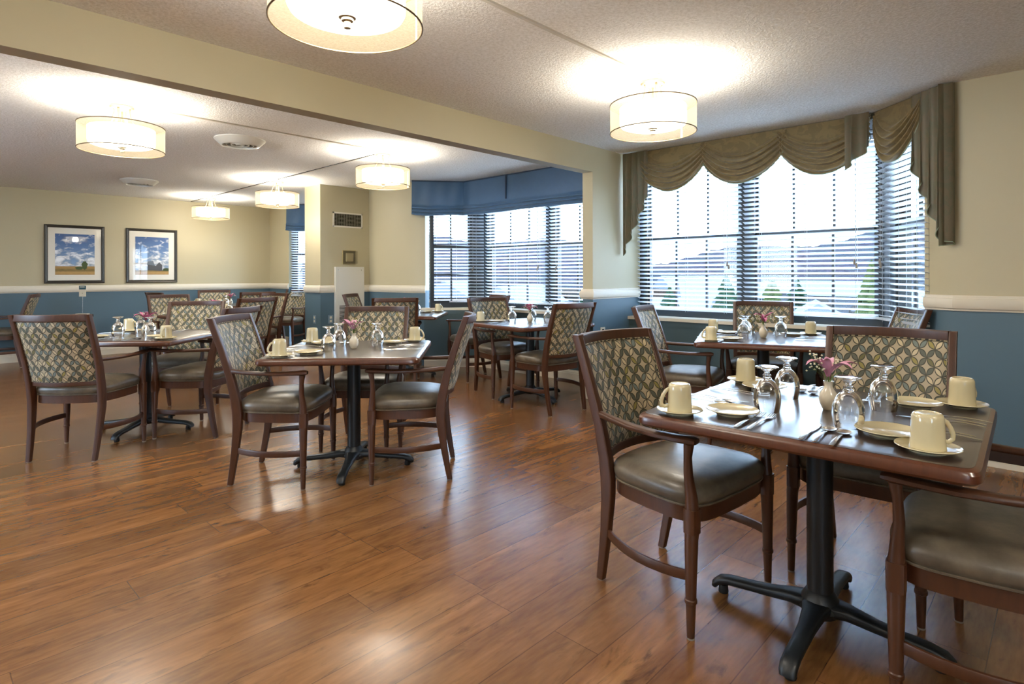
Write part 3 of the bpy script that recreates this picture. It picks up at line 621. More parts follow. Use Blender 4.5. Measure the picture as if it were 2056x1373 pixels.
    MB().tube([pt(u, v, 0) - Y_ * .006 for u, v in loop], .004, 6, True).build('piping', 'piping', pn)
    return t
chair = make_chair(); kids(chair)
for c in kids(chair): kids(c)
G1 = 'patterned armchairs around the dining tables'
W = 'leaf-patterned armchair'
CHAIRS = [
 (2.099, 1.098, 174.2, W + ' at the left side of the nearest table'), (2.739, .556, 93.7, W + ' at the far side of the nearest table, seen from the front'),
 (2.137, .125, 2.6, W + ' cut off by the bottom right corner of the picture'), (4.041, 2.059, -165.7, W + ' left of the table under the swag valance'),
 (4.99, 1.84, 110.8, W + ' with its back against the right-hand bay window'), (4.80, 1.06, 31.0, W + ' behind the right end of the window table, only its top showing'),
 (1.610, 3.465, -136.8, W + ' in the middle of the room, left of the table with pink lily'), (2.215, 2.940, 46.9, W + ' seen edge-on at the right of the middle table'),
 (2.330, 3.655, 134.5, W + ' at the far side of the middle table, above the pale pink lily'), (.875, 4.895, -43.2, W + ' nearest at the left, seen from behind'),
 (1.650, 4.885, 36.9, W + ' at the right side of the left table, facing left'), (1.762, 5.720, 144.7, W + ' at the far side of the left table, facing us'),
 (4.282, 4.192, 167.7, W + ' in front of the blue-shaded bay, left of its table'), (4.049, 3.372, -8.0, W + ' beside the end of the divider wall, seen from behind'),
 (2.385, 8.034, -178.8, W + ' left of the second-row table in the far room'), (3.535, 10.05, 161.3, W + ' backing onto the far wall right of the pictures'),
 (3.72, 8.95, -14.0, W + ' at the near side of the farthest table, seen from behind'), (2.646, 6.76, 14.0, W + ' at the near side of the second-row far table, back towards us'),
 (3.270, 7.811, 110.7, W + ' at the right of the second-row far table, light fabric facing left'), (4.55, 9.62, 118.0, W + ' farthest right, under the narrow window strip'),
 (.96, 10.28, 72.0, W + ' against the far wall at the left edge of the picture'), (4.237, 6.493, -141.3, W + ' in front of the white access panel, only its back corner showing'),
 (3.833, 5.463, -34.5, W + ' behind the middle table, dark back seen from behind'), (4.675, 5.04, 71.7, W + ' empty and turned left, before the blue-shaded bay'),
 (2.86, 9.66, -80.0, W + ' at the left of the farthest table, just its top visible'),
]
for x, y, rz, lb in CHAIRS: place(chair, USED, (x, y, 0), R_(rz), lb, G1)

# ------------------------------------------------------------------ tables
TZ, TS = .745, .912
def make_table():
    t = thing('dining_table', 'table', 'table'); h = TS / 2
    def sq(g, z): return [Vector((x, y, z)) for x, y in [(p.x, p.y) for p in ring((0, 0, 0), X_, Y_, 2 * (h + g), 2 * (h + g), 48, 26)]]
    MB().loft([sq(-.02, TZ - .03), sq(-.016, TZ - .0005), sq(-.018, TZ)]).build('tabletop', 'top', t, 30)
    MB().loft([sq(-.03, TZ - .040), sq(-.008, TZ - .040), sq(0, TZ - .032), sq(0, TZ - .014), sq(-.004, TZ - .006), sq(-.017, TZ - .0008), sq(-.020, TZ - .004), sq(-.03, TZ - .04)], False).build('wood_edge', 'edge', t, 30)
    MB().lathe([(.041, .09), (.041, TZ - .055)], 28, caps=True).build('column', 'black', t)
    MB().box(-.20, .20, -.20, .20, TZ - .058, TZ - .0405).build('mounting_plate', 'black', t)
    hub = MB().lathe([(0, .045), (.055, .05), (.070, .075), (.058, .105), (.046, .125), (.041, .13)], 24)
    hub.build('base_hub', 'black', t)
    for k in range(4):
        d = Vector((math.cos(k * math.pi / 2), math.sin(k * math.pi / 2), 0))
        pts = [d * r + Z_ * z for r, z in ((.03, .082), (.09, .080), (.16, .068), (.24, .060), (.31, .054), (.345, .045), (.362, .030), (.366, .018))]
        l = MB().sweep(pts, [.10, .070, .054, .050, .050, .052, .050, .044], [.05, .040, .034, .030, .030, .030, .028, .02], n=12, e=3.2).build('base_leg', 'black', t)
        MB().lathe([(0, 0), (.017, 0), (.019, .006), (.016, .03), (0, .03)], 14, tuple(d * .335)).build('rubber_foot', 'rubber', l)
    return t
table = make_table(); kids(table)
for c in kids(table): kids(c)
TABLES = {
 'near': (2.172, .612, 2.0, 'square dark walnut pedestal table nearest the camera at the right', 'the nearest table'),
 'mid': (1.985, 3.275, 46.9, 'square dark walnut pedestal table in the middle of the room, with a pale pink lily', 'the middle table'),
 'win': (4.34, 1.60, 22.0, 'square dark walnut pedestal table under the swag-draped bay window', 'the table by the swag-draped window'),
 'left': (1.331, 5.250, 43.6, 'square dark walnut pedestal table at the left, with a deep pink lily', 'the left table'),
 'bay': (4.25, 3.80, -10.0, 'square dark walnut pedestal table beside the divider wall, before the blue-shaded bay', 'the table by the blue-shaded bay'),
 'rear': (4.17, 5.74, 41.0, 'square dark walnut pedestal table half hidden behind the middle table chairs', 'the table behind the middle one'),
 'far': (2.60, 7.42, 8.0, 'square dark walnut pedestal table in the second row of the far room', 'the second-row far table'),
 'last': (3.63, 9.62, 4.0, 'square dark walnut pedestal table farthest away, near the corner', 'the farthest table'),
}
for k, (x, y, rz, lb, _) in TABLES.items(): place(table, USED, (x, y, 0), R_(rz), lb, 'square pedestal dining tables')

# ------------------------------------------------------------------ tableware prototypes
def make_mug():
    t = thing('coffee_mug', 'mug', 'mug')
    MB().lathe([(.0375, .006), (.0395, 0), (.0410, .001), (.0405, .006), (.0385, .03), (.0370, .07), (.0362, .084), (.0330, .0905), (.0290, .093), (.0280, .0912), (.0, .0905)], 36).build('cup_body', 'china', t)
    pts = [(.037, 0, .020), (.052, 0, .016), (.063, 0, .024), (.064, 0, .036), (.058, 0, .052), (.048, 0, .068), (.035, 0, .076)]
    MB().sweep(pts, .012, .008, up=Y_, n=10, e=2.3).build('handle', 'china', t); return t
def make_dish(nm, r, h):
    prof = [(0, .004), (r*.50, .004), (r*.52, 0), (r*.58, 0), (r*.60, .006), (r*.80, h*.55), (r*.97, h*.92), (r, h), (r*.985, h+.0022), (r*.93, h*.98), (r*.80, h*.72), (r*.62, .0095), (r*.5, .0075), (0, .0070)]
    return MB().lathe(prof, 44).build(nm, 'china')
def make_goblet():
    t = thing('water_goblet', 'goblet', 'glass')
    out = [(.0385, 0), (.0415, .014), (.0440, .032), (.0445, .048), (.0420, .067), (.0360, .084), (.0265, .098), (.016, .1065), (.0, .109)]
    inn_ = [(0, .1050), (.0135, .1035), (.0245, .0965), (.0345, .0832), (.0407, .0665), (.0433, .048), (.0428, .032), (.0403, .014), (.0374, 0), (.0385, 0)]
    MB().lathe(out[::-1] + inn_[::-1][1:], 40).build('bowl', 'sglass', t)
    MB().lathe([(0, .1092), (.0150, .1092), (.0140, .112), (.0100, .115), (.0135, .118), (.0135, .122), (.0085, .127), (.0095, .134), (.020, .141), (.036, .1465), (.0375, .149), (.034, .151), (.010, .1495), (0, .149)], 36).build('stem_and_foot', 'sglass', t)
    return t
def handle_part(m, y0, y1, w0, w1):
    n = 8; pts = []; W_ = []; H_ = []
    for i in range(n + 1):
        f = i / n; y = y0 + (y1 - y0) * f; pts.append((0, y, .0032 + .0045 * math.sin(f * math.pi))); W_.append(w0 + (w1 - w0) * min(1, f * 1.15) if f < .96 else w1 * .8); H_.append(.0026)
    m.sweep(pts, W_, H_, n=8, e=3)
def make_fork():
    m = MB(); handle_part(m, .075, -.09, .006, .015)
    m.sweep([(0, .066, .0045), (0, .078, .005), (0, .092, .003), (0, .100, .0025)], [.006, .014, .022, .023], [.0024] * 4, n=8, e=4)
    for k in range(4): x = (k - 1.5) * .0062; m.sweep([(x, .098, .0025), (x, .12, .0030), (x, .143, .0065)], [.0036, .0034, .0022], [.002, .002, .0016], n=6, e=3)
    return m.build('fork', 'steel')
def make_knife():
    m = MB(); handle_part(m, .01, -.10, .011, .015); m.sweep([(0, .005, .0036), (.001, .05, .0036), (.001, .10, .0036), (-.002, .118, .0034), (-.006, .126, .0032)], [.012, .019, .018, .012, .003], [.0016] * 5, n=8, e=4)
    return m.build('knife', 'steel')
def make_spoon():
    m = MB(); handle_part(m, .05, -.09, .006, .015)
    n = 10; rs = []
    for i in range(n + 1):
        f = i / n; y = .046 + .056 * f; wv = .004 + .0165 * math.sin(math.pi * min(1, (f * .93 + .05))) ** .7; d = .0065 * math.sin(math.pi * f)
        rs.append([Vector((wv * math.cos(a), y, .006 - d * (math.sin(a)) ** 2 * 0 - d * (1 - abs(math.cos(a)) ** 2.2) + (.0008 if q else 0))) for q in (0, 1) for a in ([math.pi * j / 6 for j in range(7)] if not q else [math.pi * (6 - j) / 6 for j in range(7)])])
    m.loft(rs); return m.build('spoon', 'steel')
def petal(m, a, el, L, wd, curl):
    d = Vector((math.cos(a), math.sin(a), 0)); sd = Vector((-d.y, d.x, 0)); p = Vector((0, 0, 0)); pts = []
    for i in range(9):
        f = i / 8; e = el - curl * f * f; pts.append(p.copy()); p = p + (d * math.cos(e) + Z_ * math.sin(e)) * (L / 8)
    def fn(u, v):
        i = min(7, int(v * 8)); f = v * 8 - i; c = pts[i].lerp(pts[i+1], f); wv = wd * math.sin(math.pi * min(1, .08 + v * .92)) ** .75 * (1 - .15 * v)
        return c + sd * ((u - .5) * wv) + Z_ * (abs(u - .5) * wv * .5)
    m.grid(4, 8, fn); m.grid(4, 8, lambda u, v: fn(u, v) - Z_ * .0006, None, True)
def make_vase(seed, deep, tall=1.0):
    rd = random.Random(seed); t = thing('bud_vase', 'vase', 'vase with flowers')
    MB().lathe([(0, 0), (.017, 0), (.020, .004), (.028, .022), (.0305, .038), (.027, .055), (.017, .070), (.0125, .080), (.0130, .090), (.0165, .097), (.0150, .097), (.0110, .088), (.0115, .075), (.0, .070)], 32).build('vase_body', 'vase', t)
    f = MB().tube([(0, 0, .06), (.002, .001, .10), (.004, .0, .118 * tall)], .0025, 6).build('flower_stem', 'stem', t)
    m = MB(); a0 = rd.random() * 6
    for k in range(6): petal(m, a0 + k * math.pi / 3 + rd.uniform(-.2, .2), R_(62 + rd.uniform(-14, 12)), .105 * rd.uniform(.85, 1.15), .034, R_(115 + rd.uniform(-50, 50)))
    fl = m.build('lily_blossom', 'petal' if deep else 'petal_l', t, 70, (.004, 0, .112 * tall))
    m = MB()
    for k in range(5): a = rd.random() * 6.28; m.tube([(0, 0, 0), (.006 * math.cos(a), .006 * math.sin(a), .03), (.016 * math.cos(a), .016 * math.sin(a), .052)], .0008, 4); 
    m.build('stamens', 'stem', t, 60, (.004, 0, .112 * tall))
    m = MB(); b = MB()
    for k in range(6):
        a = a0 + rd.random() * 6.28; r = rd.uniform(.03, .07); top = Vector((r * math.cos(a), r * math.sin(a), .13 + rd.uniform(-.01, .05)))
        m.tube([(0, 0, .08), (top * .5) + Z_ * .05, top], .0006, 4)
        for q in range(7):
            tip = top + Vector((rd.uniform(-.018, .018), rd.uniform(-.018, .018), rd.uniform(-.012, .018))); m.tube([top * .9 + Z_ * .008, tip], .0004, 3)
            b.lathe([(0, -.0032), (.0032, -.001), (.0036, .001), (0, .0036)], 7, tuple(tip))
    m.build('filler_stems', 'stem', t, 60)['kind'] = 'stuff'; b.build('filler_buds', 'bud', t, 60)['kind'] = 'stuff'
    m = MB(); petal(m, a0 + 1, R_(60), .09, .012, R_(150)); m.build('leaf', 'stem', t, 70, (0, 0, .085)); return t
P_mug, P_gob = make_mug(), make_goblet(); P_sau = tag(make_dish('saucer', .075, .014), 's', 'saucer'); P_pla = tag(make_dish('bread_plate', .084, .017), 'p', 'plate')
P_fork = tag(make_fork(), 'f', 'fork'); P_knife = tag(make_knife(), 'k', 'knife'); P_spoon = tag(make_spoon(), 's', 'spoon')
for p in (P_mug, P_gob): kids(p)
SIDE = ['near', 'left', 'far', 'right']
def setting(tk, side, items, jit=1.0, ov={}):
    """side 0=-x (towards camera-ish) 1=+y 2=+x 3=-y in table axes"""
    x0, y0, rz, _, nm = TABLES[tk]; rot = R_(rz) - side * math.pi / 2
    rd = random.Random(hash((tk, side)) % 1000 if False else (ord(tk[0]) * 7 + ord(tk[1]) + side * 13))
    sd = '%s side of %s' % (SIDE[side], nm)
    def W_(u, v):   # canonical: person at -x looking +x, their right is -y
        lx, ly = v, -u; c, s = math.cos(rot), math.sin(rot); return x0 + lx * c - ly * s, y0 + lx * s + ly * c
    J = lambda a=.008: rd.uniform(-a, a) * jit
    def put(p, u, v, z, dr, lb, gr):
        X, Y = W_(u, v); return place(p, USED, (X, Y, z), rot + dr, lb, gr)
    mu, mv = ov.get('mug', (.355 + J(), -.338 + J()))
    if 'm' in items:
        put(P_sau, mu, mv, TZ, 0, 'cream saucer under the mug, ' + sd, 'saucers on the tables')
        put(P_mug, mu, mv, TZ + .0078, (R_(ov['h']) - rot if 'h' in ov else R_(-80)), 'upturned cream mug, ' + sd, 'upturned mugs')
    if 'p' in items: pu, pv = ov.get('plate', (.240 + J(.004), -.216 + J(.004))); put(P_pla, pu, pv, TZ, 0, 'small cream bread plate, ' + sd, 'bread plates')
    if 'g' in items: gu, gv = ov.get('glass', (.120 + J(.005), -.128 + J(.005))); put(P_gob, gu, gv, TZ, 0, 'upturned stemmed goblet, ' + sd, 'upturned goblets')
    if 'f' in items:
        put(P_fork, -.124 + J(.003), -.345 + J(), TZ, R_(-90) + J(.025), 'outer steel fork, ' + sd, 'forks')
        put(P_fork, -.088 + J(.003), -.338 + J(), TZ, R_(-90) + J(.025), 'inner steel fork, ' + sd, 'forks')
    if 'k' in items: put(P_knife, .055 + J(.004), -.340, TZ, R_(-90) + J(.02), 'steel knife, ' + sd, 'knives')
    if 's' in items:
        put(P_spoon, .093 + J(.004), -.350, TZ, R_(-90) + J(.02), 'inner steel spoon, ' + sd, 'spoons')
        put(P_spoon, .135 + J(.004), -.362, TZ, R_(-90) + J(.02), 'outer steel spoon, ' + sd, 'spoons')
A = 'mpgfks'
setting('near', 0, A, ov={'mug': (.338, -.328), 'plate': (.232, -.219), 'glass': (.125, -.187), 'h': -50})
setting('near', 1, A, ov={'mug': (.362, -.338), 'plate': (.262, -.200), 'glass': (.135, -.130), 'h': 138})
setting('near', 2, A, ov={'mug': (.375, -.350), 'plate': (.262, -.240), 'glass': (.144, -.131), 'h': 50})
setting('near', 3, A, ov={'mug': (.372, -.362), 'plate': (.270, -.235), 'glass': (.135, -.165), 'h': -30})
for s, h in ((1, 138), (2, 60), (3, -48)): setting('mid', s, A, ov={'h': h})
for s, h in ((1, 136), (2, 45), (3, 40)): setting('win', s, A, ov={'h': h})
for s, h in ((0, -128), (1, 60), (2, -40)): setting('left', s, A, ov={'h': h})
setting('bay', 1, 'mpg', ov={'h': 50}); setting('bay', 2, 'g'); setting('bay', 0, 'fk'); setting('bay', 3, 'fg')
setting('rear', 3, 'mpg', ov={'h': -60}); setting('rear', 2, 'mg', ov={'h': -46})
for s in (1, 2): setting('far', s, 'mp', ov={'h': 136})
setting('far', 3, 'mg'); setting('last', 1, 'm'); setting('last', 0, 'mg')
VASES = {'near': (3, False, (.022, -.022)), 'mid': (8, False, (0, 0)), 'win': (5, True, (0, 0)), 'left': (12, True, (0, 0)), 'bay': (21, True, (0, 0)), 'rear': (30, True, (0, 0)), 'far': (41, True, (0, 0)), 'last': (52, True, (0, 0))}
for k, (sd, deep, off) in VASES.items():
    x, y, rz, lb, nm = TABLES[k]; v = make_vase(sd, deep); v.location = (x + off[0], y + off[1], TZ); v.rotation_euler[2] = sd
    v['label'] = 'white bud vase with a %s lily on %s' % ('deep pink' if deep else 'pale pink', nm); v['group'] = 'flower vases on the tables'

# ------------------------------------------------------------------ valances
def path_at(path, s):
    P = [Vector((*p, 0)) for p in path]
    for a, b in zip(P, P[1:]):
        L = (b - a).length
        if s <= L or b is P[-1]: d = (b - a).normalized(); return a + d * s, d
        s -= L
val = thing('swag_valance', 'olive and gold damask swag valance with cascades over the right-hand bay', 'valance')
VP = [(5.175, 3.305), (5.175, 1.08), (4.70, 0.555), (4.716, 0.54)]
L1 = 2.245; L2 = (Vector(VP[2]) - Vector(VP[1])).length
def inn(d): return Vector((d.y, -d.x, 0)) * 1.0
def inward(d):
    n = Vector((d.y, -d.x, 0)); return n if n.dot(Vector((-1, -.4, 0))) > 0 else -n
m = MB()
for a, b in zip(VP, VP[1:]):
    a, b = Vector((*a, 0)), Vector((*b, 0)); d = (b - a).normalized(); m.obox((a + b) / 2 + Z_ * 2.425, d, inward(d), Z_, (b - a).length / 2, .008, .022)
m.build('mounting_board', 'jabot', val)
def swag(s0, s1, zj=2.285, zl=2.018, seed=0, deep=.0):
    rd = random.Random(seed); ph = rd.random() * 6; nf = 5
    def fn(u, v):
        s = s0 + (s1 - s0) * u; p, d = path_at(VP, s); n = inward(d); k = max(0, 1 - (2 * u - 1) ** 2); k2 = k ** .8
        ze = 2.440 - (2.440 - zj) * v ** 1.3; zc = 2.440 - (2.440 - zl) * v ** .9
        w_ = max(0, (v - .30 * k2) / (1 - .30 * k2)); z = ze - (ze - zc) * k2
        irr = .22 * math.sin(4 * u + ph) + .12 * math.sin(9 * u + 2 * ph)
        c = math.cos(2 * math.pi * (nf * w_ + irr * w_)); fold = (1 - abs(c) ** 1.0 * (1 if c > 0 else -1)) / 2
        amp = .052 * min(1, w_ * 5) * (.40 + .60 * k) * (1 - .35 * w_)
        off = .012 + .050 * math.sin(math.pi * min(1, v * .66)) * (.30 + .70 * k) + amp * fold
        return p + n * off + Z_ * (z - .012 * fold * min(1, w_ * 5) * k + .004 * math.sin(9 * u + ph) * w_)
    o = MB().grid(48, 110, fn).build('swag', 'swag', val, 80)
    MB().tube([fn(k / 40, 1) for k in range(41)], .0045, 5).build('hem', 'hem', o)
for i, (a, b) in enumerate(((.17, .90), (.84, 1.60), (1.53, 2.24))): swag(a, b, seed=i)
swag(L1 + .04, L1 + .50, seed=5)
def jabot(s0, s1, zin, zout, npl, seed, fold=.026, off0=.03, hem=True, under=False):
    # pleated cascade: short at s0 side, long at s1 side (or reverse)
    def fn(u, v):
        ph = 2 * math.pi * npl * u; s = s0 + (s1 - s0) * u + .022 * math.sin(ph) * (1 if s1 > s0 else -1) * (.25 + .75 * v); s = max(0.0, s)
        p, d = path_at(VP, s); n = inward(d); zb = zin + (zout - zin) * u
        return p + n * (off0 + fold * (1 - math.cos(ph)) / 2 * (.3 + .7 * v)) + Z_ * (2.442 + (zb - 2.442) * v)
    o = MB().grid(90, 24, fn).build('cascade', 'jabot', val, 80)
    MB().tube([fn(k / 90, 1) for k in range(91)], .0035, 5).build('hem', 'hem', o)
jabot(.30, .012, 1.98, 1.40, 4, 1, .022, .055)
jabot(L1 + .02, L1 - .19, 2.20, 2.02, 2, 2, .035, .085)
jabot(L1 + .42, L1 + L2 + .0, 2.02, 1.40, 4, 3, .034, .035)
ra, rb = Vector((4.652, .598, 0)), Vector((4.714, .519, 0))
def ret(u, v): n_ = Vector((-.6, -.8, 0)); return ra.lerp(rb, u) + n_ * (.006 * math.sin(3 * math.pi * u) * v + .0) + Z_ * (2.442 + (1.39 + .01 * u - 2.442) * v)
ro = MB().grid(16, 24, ret).build('return_flap', 'jabot', val, 80); MB().tube([ret(k / 12, 1) for k in range(13)], .0035, 5).build('hem', 'hem', ro)
# blue shades
def shade(name_label, path, zb=2.0, seams=()):
    t = thing('roman_shade', name_label, 'window shade'); P = [Vector((*p, 0)) for p in path]
    for i, (a, b) in enumerate(zip(P, P[1:])):
        d = (b - a).normalized(); n = Vector((d.y, -d.x, 0)); n = n if n.dot(Vector((-1, -.3, 0))) > 0 else -n; L = (b - a).length
        def fn(u, v, a=a, d=d, n=n, L=L, i=i):
            # v 0..0.6 flat panel, then three stacked folds
            z0 = 2.44; zf = zb + .125; sag = .012 * math.sin(math.pi * u) + .006 * math.sin(7 * u + i)
            if v < .55: f = v / .55; z = z0 + (zf - z0) * f; o = .01 + .014 * f + .005 * math.sin(5 * u * 3 + 3 * f + i * 2) * f
            else:
                f = (v - .55) / .45 * 2.999; k = int(f); g = f - k; z = zf - k * .042 - .075 * math.sin(g * math.pi / 2) ** 1.0 * 1 + (.033 * g if g > .5 else .033 * g); o = .024 + .014 * k * .6 + .026 * math.sin(g * math.pi)
            return a + d * (L * u) + n * (o + .004 * math.sin(23 * u + v * 3)) + Z_ * (z - sag * v)
        MB().grid(30, 48, fn).build('shade_panel', 'shade', t, 75)
        MB().obox(a + d * (L/2) + n * .014 + Z_ * 2.440, d, n, Z_, L/2, .006, .007).build('top_trim', 'shade_dk', t)
    for (x, y, nx, ny) in seams: MB().obox((x, y, 2.29), Vector((-ny, nx, 0)), Vector((nx, ny, 0)), Z_, .009, .003, .145).build('seam_tape', 'shade_dk', t)
    return t
shade('blue cloth Roman shade folded up across the middle bay window', [(4.63, 6.215), (5.17, 5.775), (5.17, YB1 + .01)], 2.0, [(5.138, 4.99, -1, 0)])
shade('narrow blue cloth shade beside the vent column in the far room', [(4.64, 9.82), (5.18, 9.34), (5.18, 8.0)], 1.99)

# ------------------------------------------------------------------ wall things
def picture(x0, x1, z0, z1, lb, pm, barn):
    t = thing('framed_picture', lb, 'picture', ((x0 + x1) / 2, YN, z0)); hw = (x1 - x0) / 2; H = z1 - z0
    fw = .042
    for (a, b) in (((-hw, 0), (hw, 0)), ((hw, 0), (hw, H)), ((hw, H), (-hw, H)), ((-hw, H), (-hw, 0))): pass
    m = MB(); rs = []
    for (g, y) in ((0, 0), (0, -.022), (.010, -.030), (.020, -.026), (.028, -.030), (fw, -.018), (fw, 0)):
        rs.append([Vector((-hw + g, y, g)), Vector((hw - g, y, g)), Vector((hw - g, y, H - g)), Vector((-hw + g, y, H - g))])
    m.loft(rs, False); m.build('frame', 'silver_frame', t, 20)
    MB().box(-hw + fw, hw - fw, -.012, -.002, fw, H - fw).build('mat_board', 'matboard', t)
    bx, bz0, bz1 = .125, .125, H - .13
    m = MB(); m.grid(1, 1, lambda u, v: Vector((-hw + bx + (2 * hw - 2 * bx) * u, -.0135, bz0 + (bz1 - bz0) * v)), lambda u, v: (u, v)); pr = m.build('print', pm, t)
    pwid = 2 * hw - 2 * bx; px = -hw + bx; phh = bz1 - bz0
    def flat(poly, mat, nm, y): 
        v = [(px + pwid * a, y, bz0 + phh * b) for a, b in poly]; mm = MB(); mm.v = v; mm.f = [tuple(range(len(v)))]; mm.build(nm, mat, pr)
    if barn:
        flat([(.36, .12), (.74, .10), (.74, .26), (.60, .24), (.36, .27)], 'barn_print', 'printed_barn', -.0140); flat([(.34, .27), (.58, .24), (.52, .37), (.36, .35)], 'barn_roof', 'printed_roof', -.0143)
        flat([(.62, .11), (.80, .10), (.80, .26), (.71, .33), (.62, .26)], 'barn_print', 'printed_barn', -.0146)
        flat([(.80, .10), (1, .10), (1, .17), (.92, .18), (.84, .16)], 'tree_print', 'printed_hedge', -.0140)
    else:
        c = [(.74 + .075 * math.cos(a) * (1 + .15 * math.sin(5 * a)), .235 + .105 * math.sin(a) * (1 + .1 * math.sin(7 * a))) for a in [k * math.pi / 12 for k in range(24)]]; flat(c, 'tree_print', 'printed_tree', -.0141)
        c = [(.60 + .10 * math.cos(a) * (1 + .12 * math.sin(5 * a)), .165 + .04 * math.sin(a)) for a in [k * math.pi / 12 for k in range(24)]]; flat(c, 'tree_print', 'printed_bush', -.0139)
    return t
picture(1.433, 2.160, 1.10, 1.958, 'left framed print of clouds over a field with a lone tree', 'pic1', False)
picture(2.442, 3.165, 1.10, 1.958, 'right framed print of a barn under clouds', 'pic2', True)
# column fittings (face y=7.36)
YC = 7.36
t = thing('wall_vent', 'rectangular metal air grille high on the column', 'air vent', (4.37, YC, 1.985))
m = MB()
for a in ((-.235, .235, -.008, 0, -.105, -.085), (-.235, .235, -.008, 0, .085, .105), (-.235, -.215, -.008, 0, -.105, .105), (.215, .235, -.008, 0, -.105, .105)): m.box(*a)
m.build('vent_frame', 'plate_w', t); MB().box(-.215, .215, -.002, -.0005, -.085, .085).build('vent_backing', 'dark', t)
m = MB()
for k in range(17): x = -.205 + k * .0256; m.box(x - .002, x + .002, -.006, -.003, -.085, .085)
for k in range(9): z = -.075 + k * .0187; m.box(-.215, .215, -.005, -.002, z - .002, z + .002)
m.build('vent_bars', 'grille', t)
t = thing('thermostat', 'beige thermostat in a clear guard box on the column', 'thermostat', (4.385, YC, 1.46))
MB().box(-.105, .105, -.012, 0, -.10, .10).build('guard_base', 'thermo', t); MB().box(-.095, .095, -.075, -.012, -.09, .09).build('guard_cover', 'clear', t)
MB().box(-.055, .045, -.045, -.012, -.06, .06).build('thermostat_body', 'thermo', t); MB().lathe([(0, 0), (.02, 0), (.02, .004), (0, .004)], 16).build('key_lock', 'steel', t)
t = thing('access_panel', 'tall white metal access panel with louvres on the column', 'wall panel', (4.38, YC, .0))
MB().box(-.225, .225, -.045, -.001, .13, 1.325).build('panel_body', 'white', t)
m = MB()
for k in range(26): z = .30 + k * .019; m.box(-.17, -.01, -.0465, -.044, z, z + .009)
m.build('louvre_slots', 'dark', t)
for x in (-.18, .18): MB().lathe([(0, 0), (.009, 0), (.008, .003), (0, .003)], 12, (0, 0, 0)).build('screw', 'steel', t, 40, (x, -.045, 1.28)).rotation_euler = (R_(90), 0, 0)
def outlet(x, y, z, ax, lb, mat='outlet'):
    t = thing('wall_outlet', lb, 'wall outlet', (x, y, z), ax); MB().box(-.036, .036, -.006, 0, -.058, .058).build('cover_plate', mat, t, 30)
    MB().box(-.016, .016, -.008, -.0055, .010, .040).box(-.016, .016, -.008, -.0055, -.040, -.010).build('sockets', 'outlet_i' if mat == 'outlet' else 'dark', t); return t
outlet(4.10, YC, .60, 0, 'small outlet with ivory sockets on the blue front of the column'); outlet(3.95, 7.52, .60, R_(-90), 'small wall plate on the left face of the column')
outlet(1.62, YN, .57, 0, 'blue-grey outlet low on the far wall, left of the sign')
outlet(4.78, YB0, .63, 0, 'light outlet plate on the blue divider wall beside the chairs', 'outlet_i')
# side table with card stand
t = thing('side_table', 'small dark side table near the far wall, mostly hidden behind the left chair', 'side table', (1.64, 9.66, 0))
MB().box(-.16, .16, -.16, .16, .66, .69).build('tabletop', 'top', t)
for sx in (-1, 1):
    for sy in (-1, 1): MB().box(sx*.13-.015, sx*.13+.015, sy*.13-.015, sy*.13+.015, 0, .66).build('leg', 'wood', t)
t = thing('card_stand', 'small card holder sign with teal header on a thin metal rod', 'sign', (1.70, 9.62, .69), R_(-40))
MB().box(-.07, .07, -.035, .035, 0, .010).build('base', 'paper', t); MB().lathe([(.003, .01), (.003, .24)], 8).build('rod', 'steel', t)
MB().box(-.042, .042, -.003, .003, .24, .34).build('card', 'paper', t); MB().box(-.042, .042, -.004, .004, .335, .385).build('card_header', 'signg', t)
MB().box(-.030, .030, -.0052, -.004, .364, .374).build('header_text_bar', 'paper', t); MB().lathe([(0, 0), (.007, .004), (0, .009)], 8, (0, -.004, .28)).build('card_emblem', 'anther', t)

# ------------------------------------------------------------------ outdoors
def terrain():
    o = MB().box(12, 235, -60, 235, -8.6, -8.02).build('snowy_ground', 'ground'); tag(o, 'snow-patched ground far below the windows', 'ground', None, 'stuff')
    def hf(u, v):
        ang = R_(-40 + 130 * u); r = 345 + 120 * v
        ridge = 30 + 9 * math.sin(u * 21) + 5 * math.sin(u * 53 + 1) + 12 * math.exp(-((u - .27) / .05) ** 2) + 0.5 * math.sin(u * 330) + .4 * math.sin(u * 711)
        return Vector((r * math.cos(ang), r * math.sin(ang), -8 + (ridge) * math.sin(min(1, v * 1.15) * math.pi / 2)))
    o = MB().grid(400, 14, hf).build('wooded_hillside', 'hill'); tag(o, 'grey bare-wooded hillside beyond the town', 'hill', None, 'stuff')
terrain()
def at_px(px, d):   # world xy at horizontal image position px and distance d
    tt = (px - 1028) / 1168.9; v = _f + _r * tt; return v.x * d, v.y * d
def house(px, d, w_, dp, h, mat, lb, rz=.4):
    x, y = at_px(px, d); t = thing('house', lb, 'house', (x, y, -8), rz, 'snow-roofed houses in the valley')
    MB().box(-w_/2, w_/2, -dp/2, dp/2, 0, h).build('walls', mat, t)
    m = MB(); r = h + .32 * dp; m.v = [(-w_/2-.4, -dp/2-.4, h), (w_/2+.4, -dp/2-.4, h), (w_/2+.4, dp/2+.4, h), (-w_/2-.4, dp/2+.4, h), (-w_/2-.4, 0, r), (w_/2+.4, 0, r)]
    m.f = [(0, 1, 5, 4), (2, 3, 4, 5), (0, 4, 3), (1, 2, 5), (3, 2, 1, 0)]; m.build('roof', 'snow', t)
    for k in (-1, 1): MB().box(k*w_*.25-.5, k*w_*.25+.5, -dp/2-.04, -dp/2, h*.45, h*.75).build('window', 'dark', t)
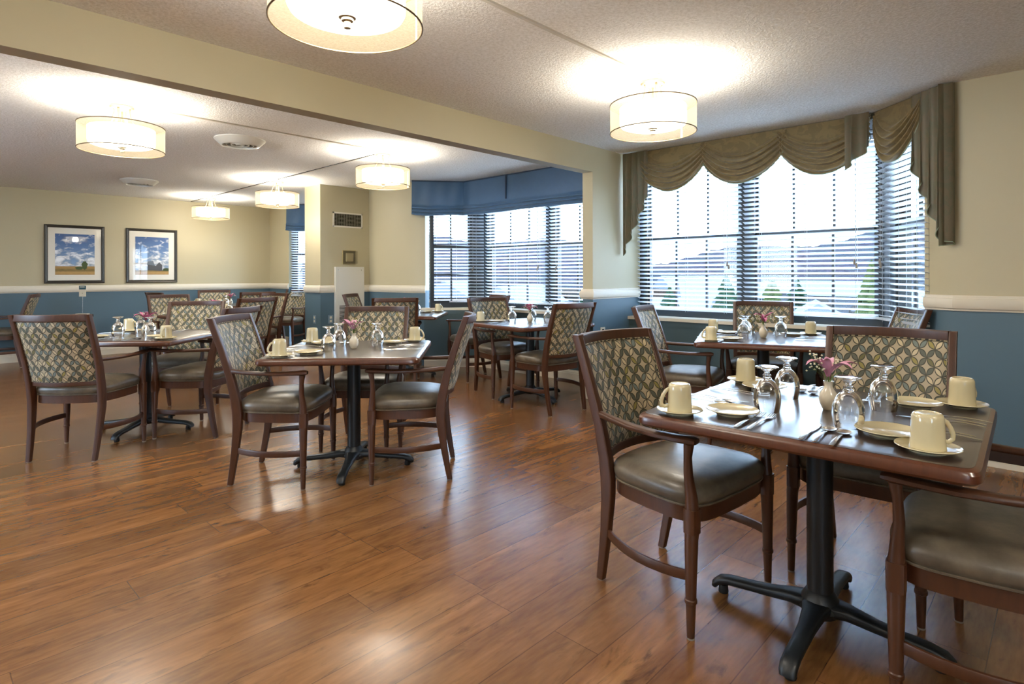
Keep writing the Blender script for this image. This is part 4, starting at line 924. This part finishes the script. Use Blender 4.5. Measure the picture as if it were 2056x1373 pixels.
HS = [(1640, 62, 11, 9, 3.4, 'brick', 'tan house with a snowy roof low in the middle pane'), (1712, 46, 8, 7, 3.2, 'housew', 'white house below the pine in the middle window'), (1575, 165, 16, 10, 4, 'housew', 'long white building in the valley behind the tan house'),
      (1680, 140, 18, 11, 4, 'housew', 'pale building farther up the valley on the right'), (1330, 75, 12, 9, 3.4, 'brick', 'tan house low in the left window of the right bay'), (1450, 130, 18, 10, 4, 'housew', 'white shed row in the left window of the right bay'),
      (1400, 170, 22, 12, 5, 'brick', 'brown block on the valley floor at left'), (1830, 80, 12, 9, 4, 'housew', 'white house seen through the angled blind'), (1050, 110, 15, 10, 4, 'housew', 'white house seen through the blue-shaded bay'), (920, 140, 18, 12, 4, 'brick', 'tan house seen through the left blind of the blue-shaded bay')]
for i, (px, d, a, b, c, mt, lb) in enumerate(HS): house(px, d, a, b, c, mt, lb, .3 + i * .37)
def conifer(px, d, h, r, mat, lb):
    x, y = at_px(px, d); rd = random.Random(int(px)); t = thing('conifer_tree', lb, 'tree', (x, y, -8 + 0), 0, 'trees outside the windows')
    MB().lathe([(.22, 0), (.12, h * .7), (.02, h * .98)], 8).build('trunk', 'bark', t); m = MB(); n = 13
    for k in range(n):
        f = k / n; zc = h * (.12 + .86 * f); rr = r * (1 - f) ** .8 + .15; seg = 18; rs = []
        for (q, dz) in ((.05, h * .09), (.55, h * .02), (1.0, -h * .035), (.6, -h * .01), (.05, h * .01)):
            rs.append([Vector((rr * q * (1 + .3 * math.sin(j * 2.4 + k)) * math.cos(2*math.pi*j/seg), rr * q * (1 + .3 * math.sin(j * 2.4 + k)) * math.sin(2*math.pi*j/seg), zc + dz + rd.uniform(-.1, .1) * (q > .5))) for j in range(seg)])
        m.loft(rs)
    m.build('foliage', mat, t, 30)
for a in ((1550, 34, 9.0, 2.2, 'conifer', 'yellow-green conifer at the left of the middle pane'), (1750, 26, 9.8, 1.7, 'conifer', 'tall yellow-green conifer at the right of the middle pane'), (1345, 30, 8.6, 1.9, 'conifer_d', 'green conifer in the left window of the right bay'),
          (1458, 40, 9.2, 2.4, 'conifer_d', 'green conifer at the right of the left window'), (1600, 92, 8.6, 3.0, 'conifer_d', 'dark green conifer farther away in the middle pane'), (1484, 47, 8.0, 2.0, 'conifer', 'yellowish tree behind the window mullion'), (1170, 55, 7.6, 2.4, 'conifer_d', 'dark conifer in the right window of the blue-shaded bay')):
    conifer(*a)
KEEP = [at_px(a[0], a[1]) for a in HS] + [at_px(px, d) for px, d in ((1550, 34), (1750, 26), (1345, 30), (1458, 40), (1600, 92), (1484, 47), (1170, 55))]
def thicket():
    rd = random.Random(4); m = MB()
    for k in range(420):
        a = R_(-12 + 82 * rd.random()); rr = 46 + 180 * rd.random() ** .8; x, y = rr * math.cos(a), rr * math.sin(a)
        if any((x - hx) ** 2 + (y - hy) ** 2 < 17 ** 2 for hx, hy in KEEP): continue
        h = rd.uniform(1.6, 5.0); w_ = h * rd.uniform(.5, 1.1)
        m.loft([[Vector((x + w_ * q * math.cos(j * 1.047 + k) * rd.uniform(.7, 1.2), y + w_ * q * math.sin(j * 1.047 + k), -8.0 + h * z)) for j in range(6)] for q, z in ((.3, 0), (.9, .35), (.8, .7), (.25, 1.0))])
    tag(m.build('bare_thicket', 'thicket', None, 20), 'leafless grey-brown trees and shrubs scattered over the valley', 'bushes', None, 'stuff')
thicket()
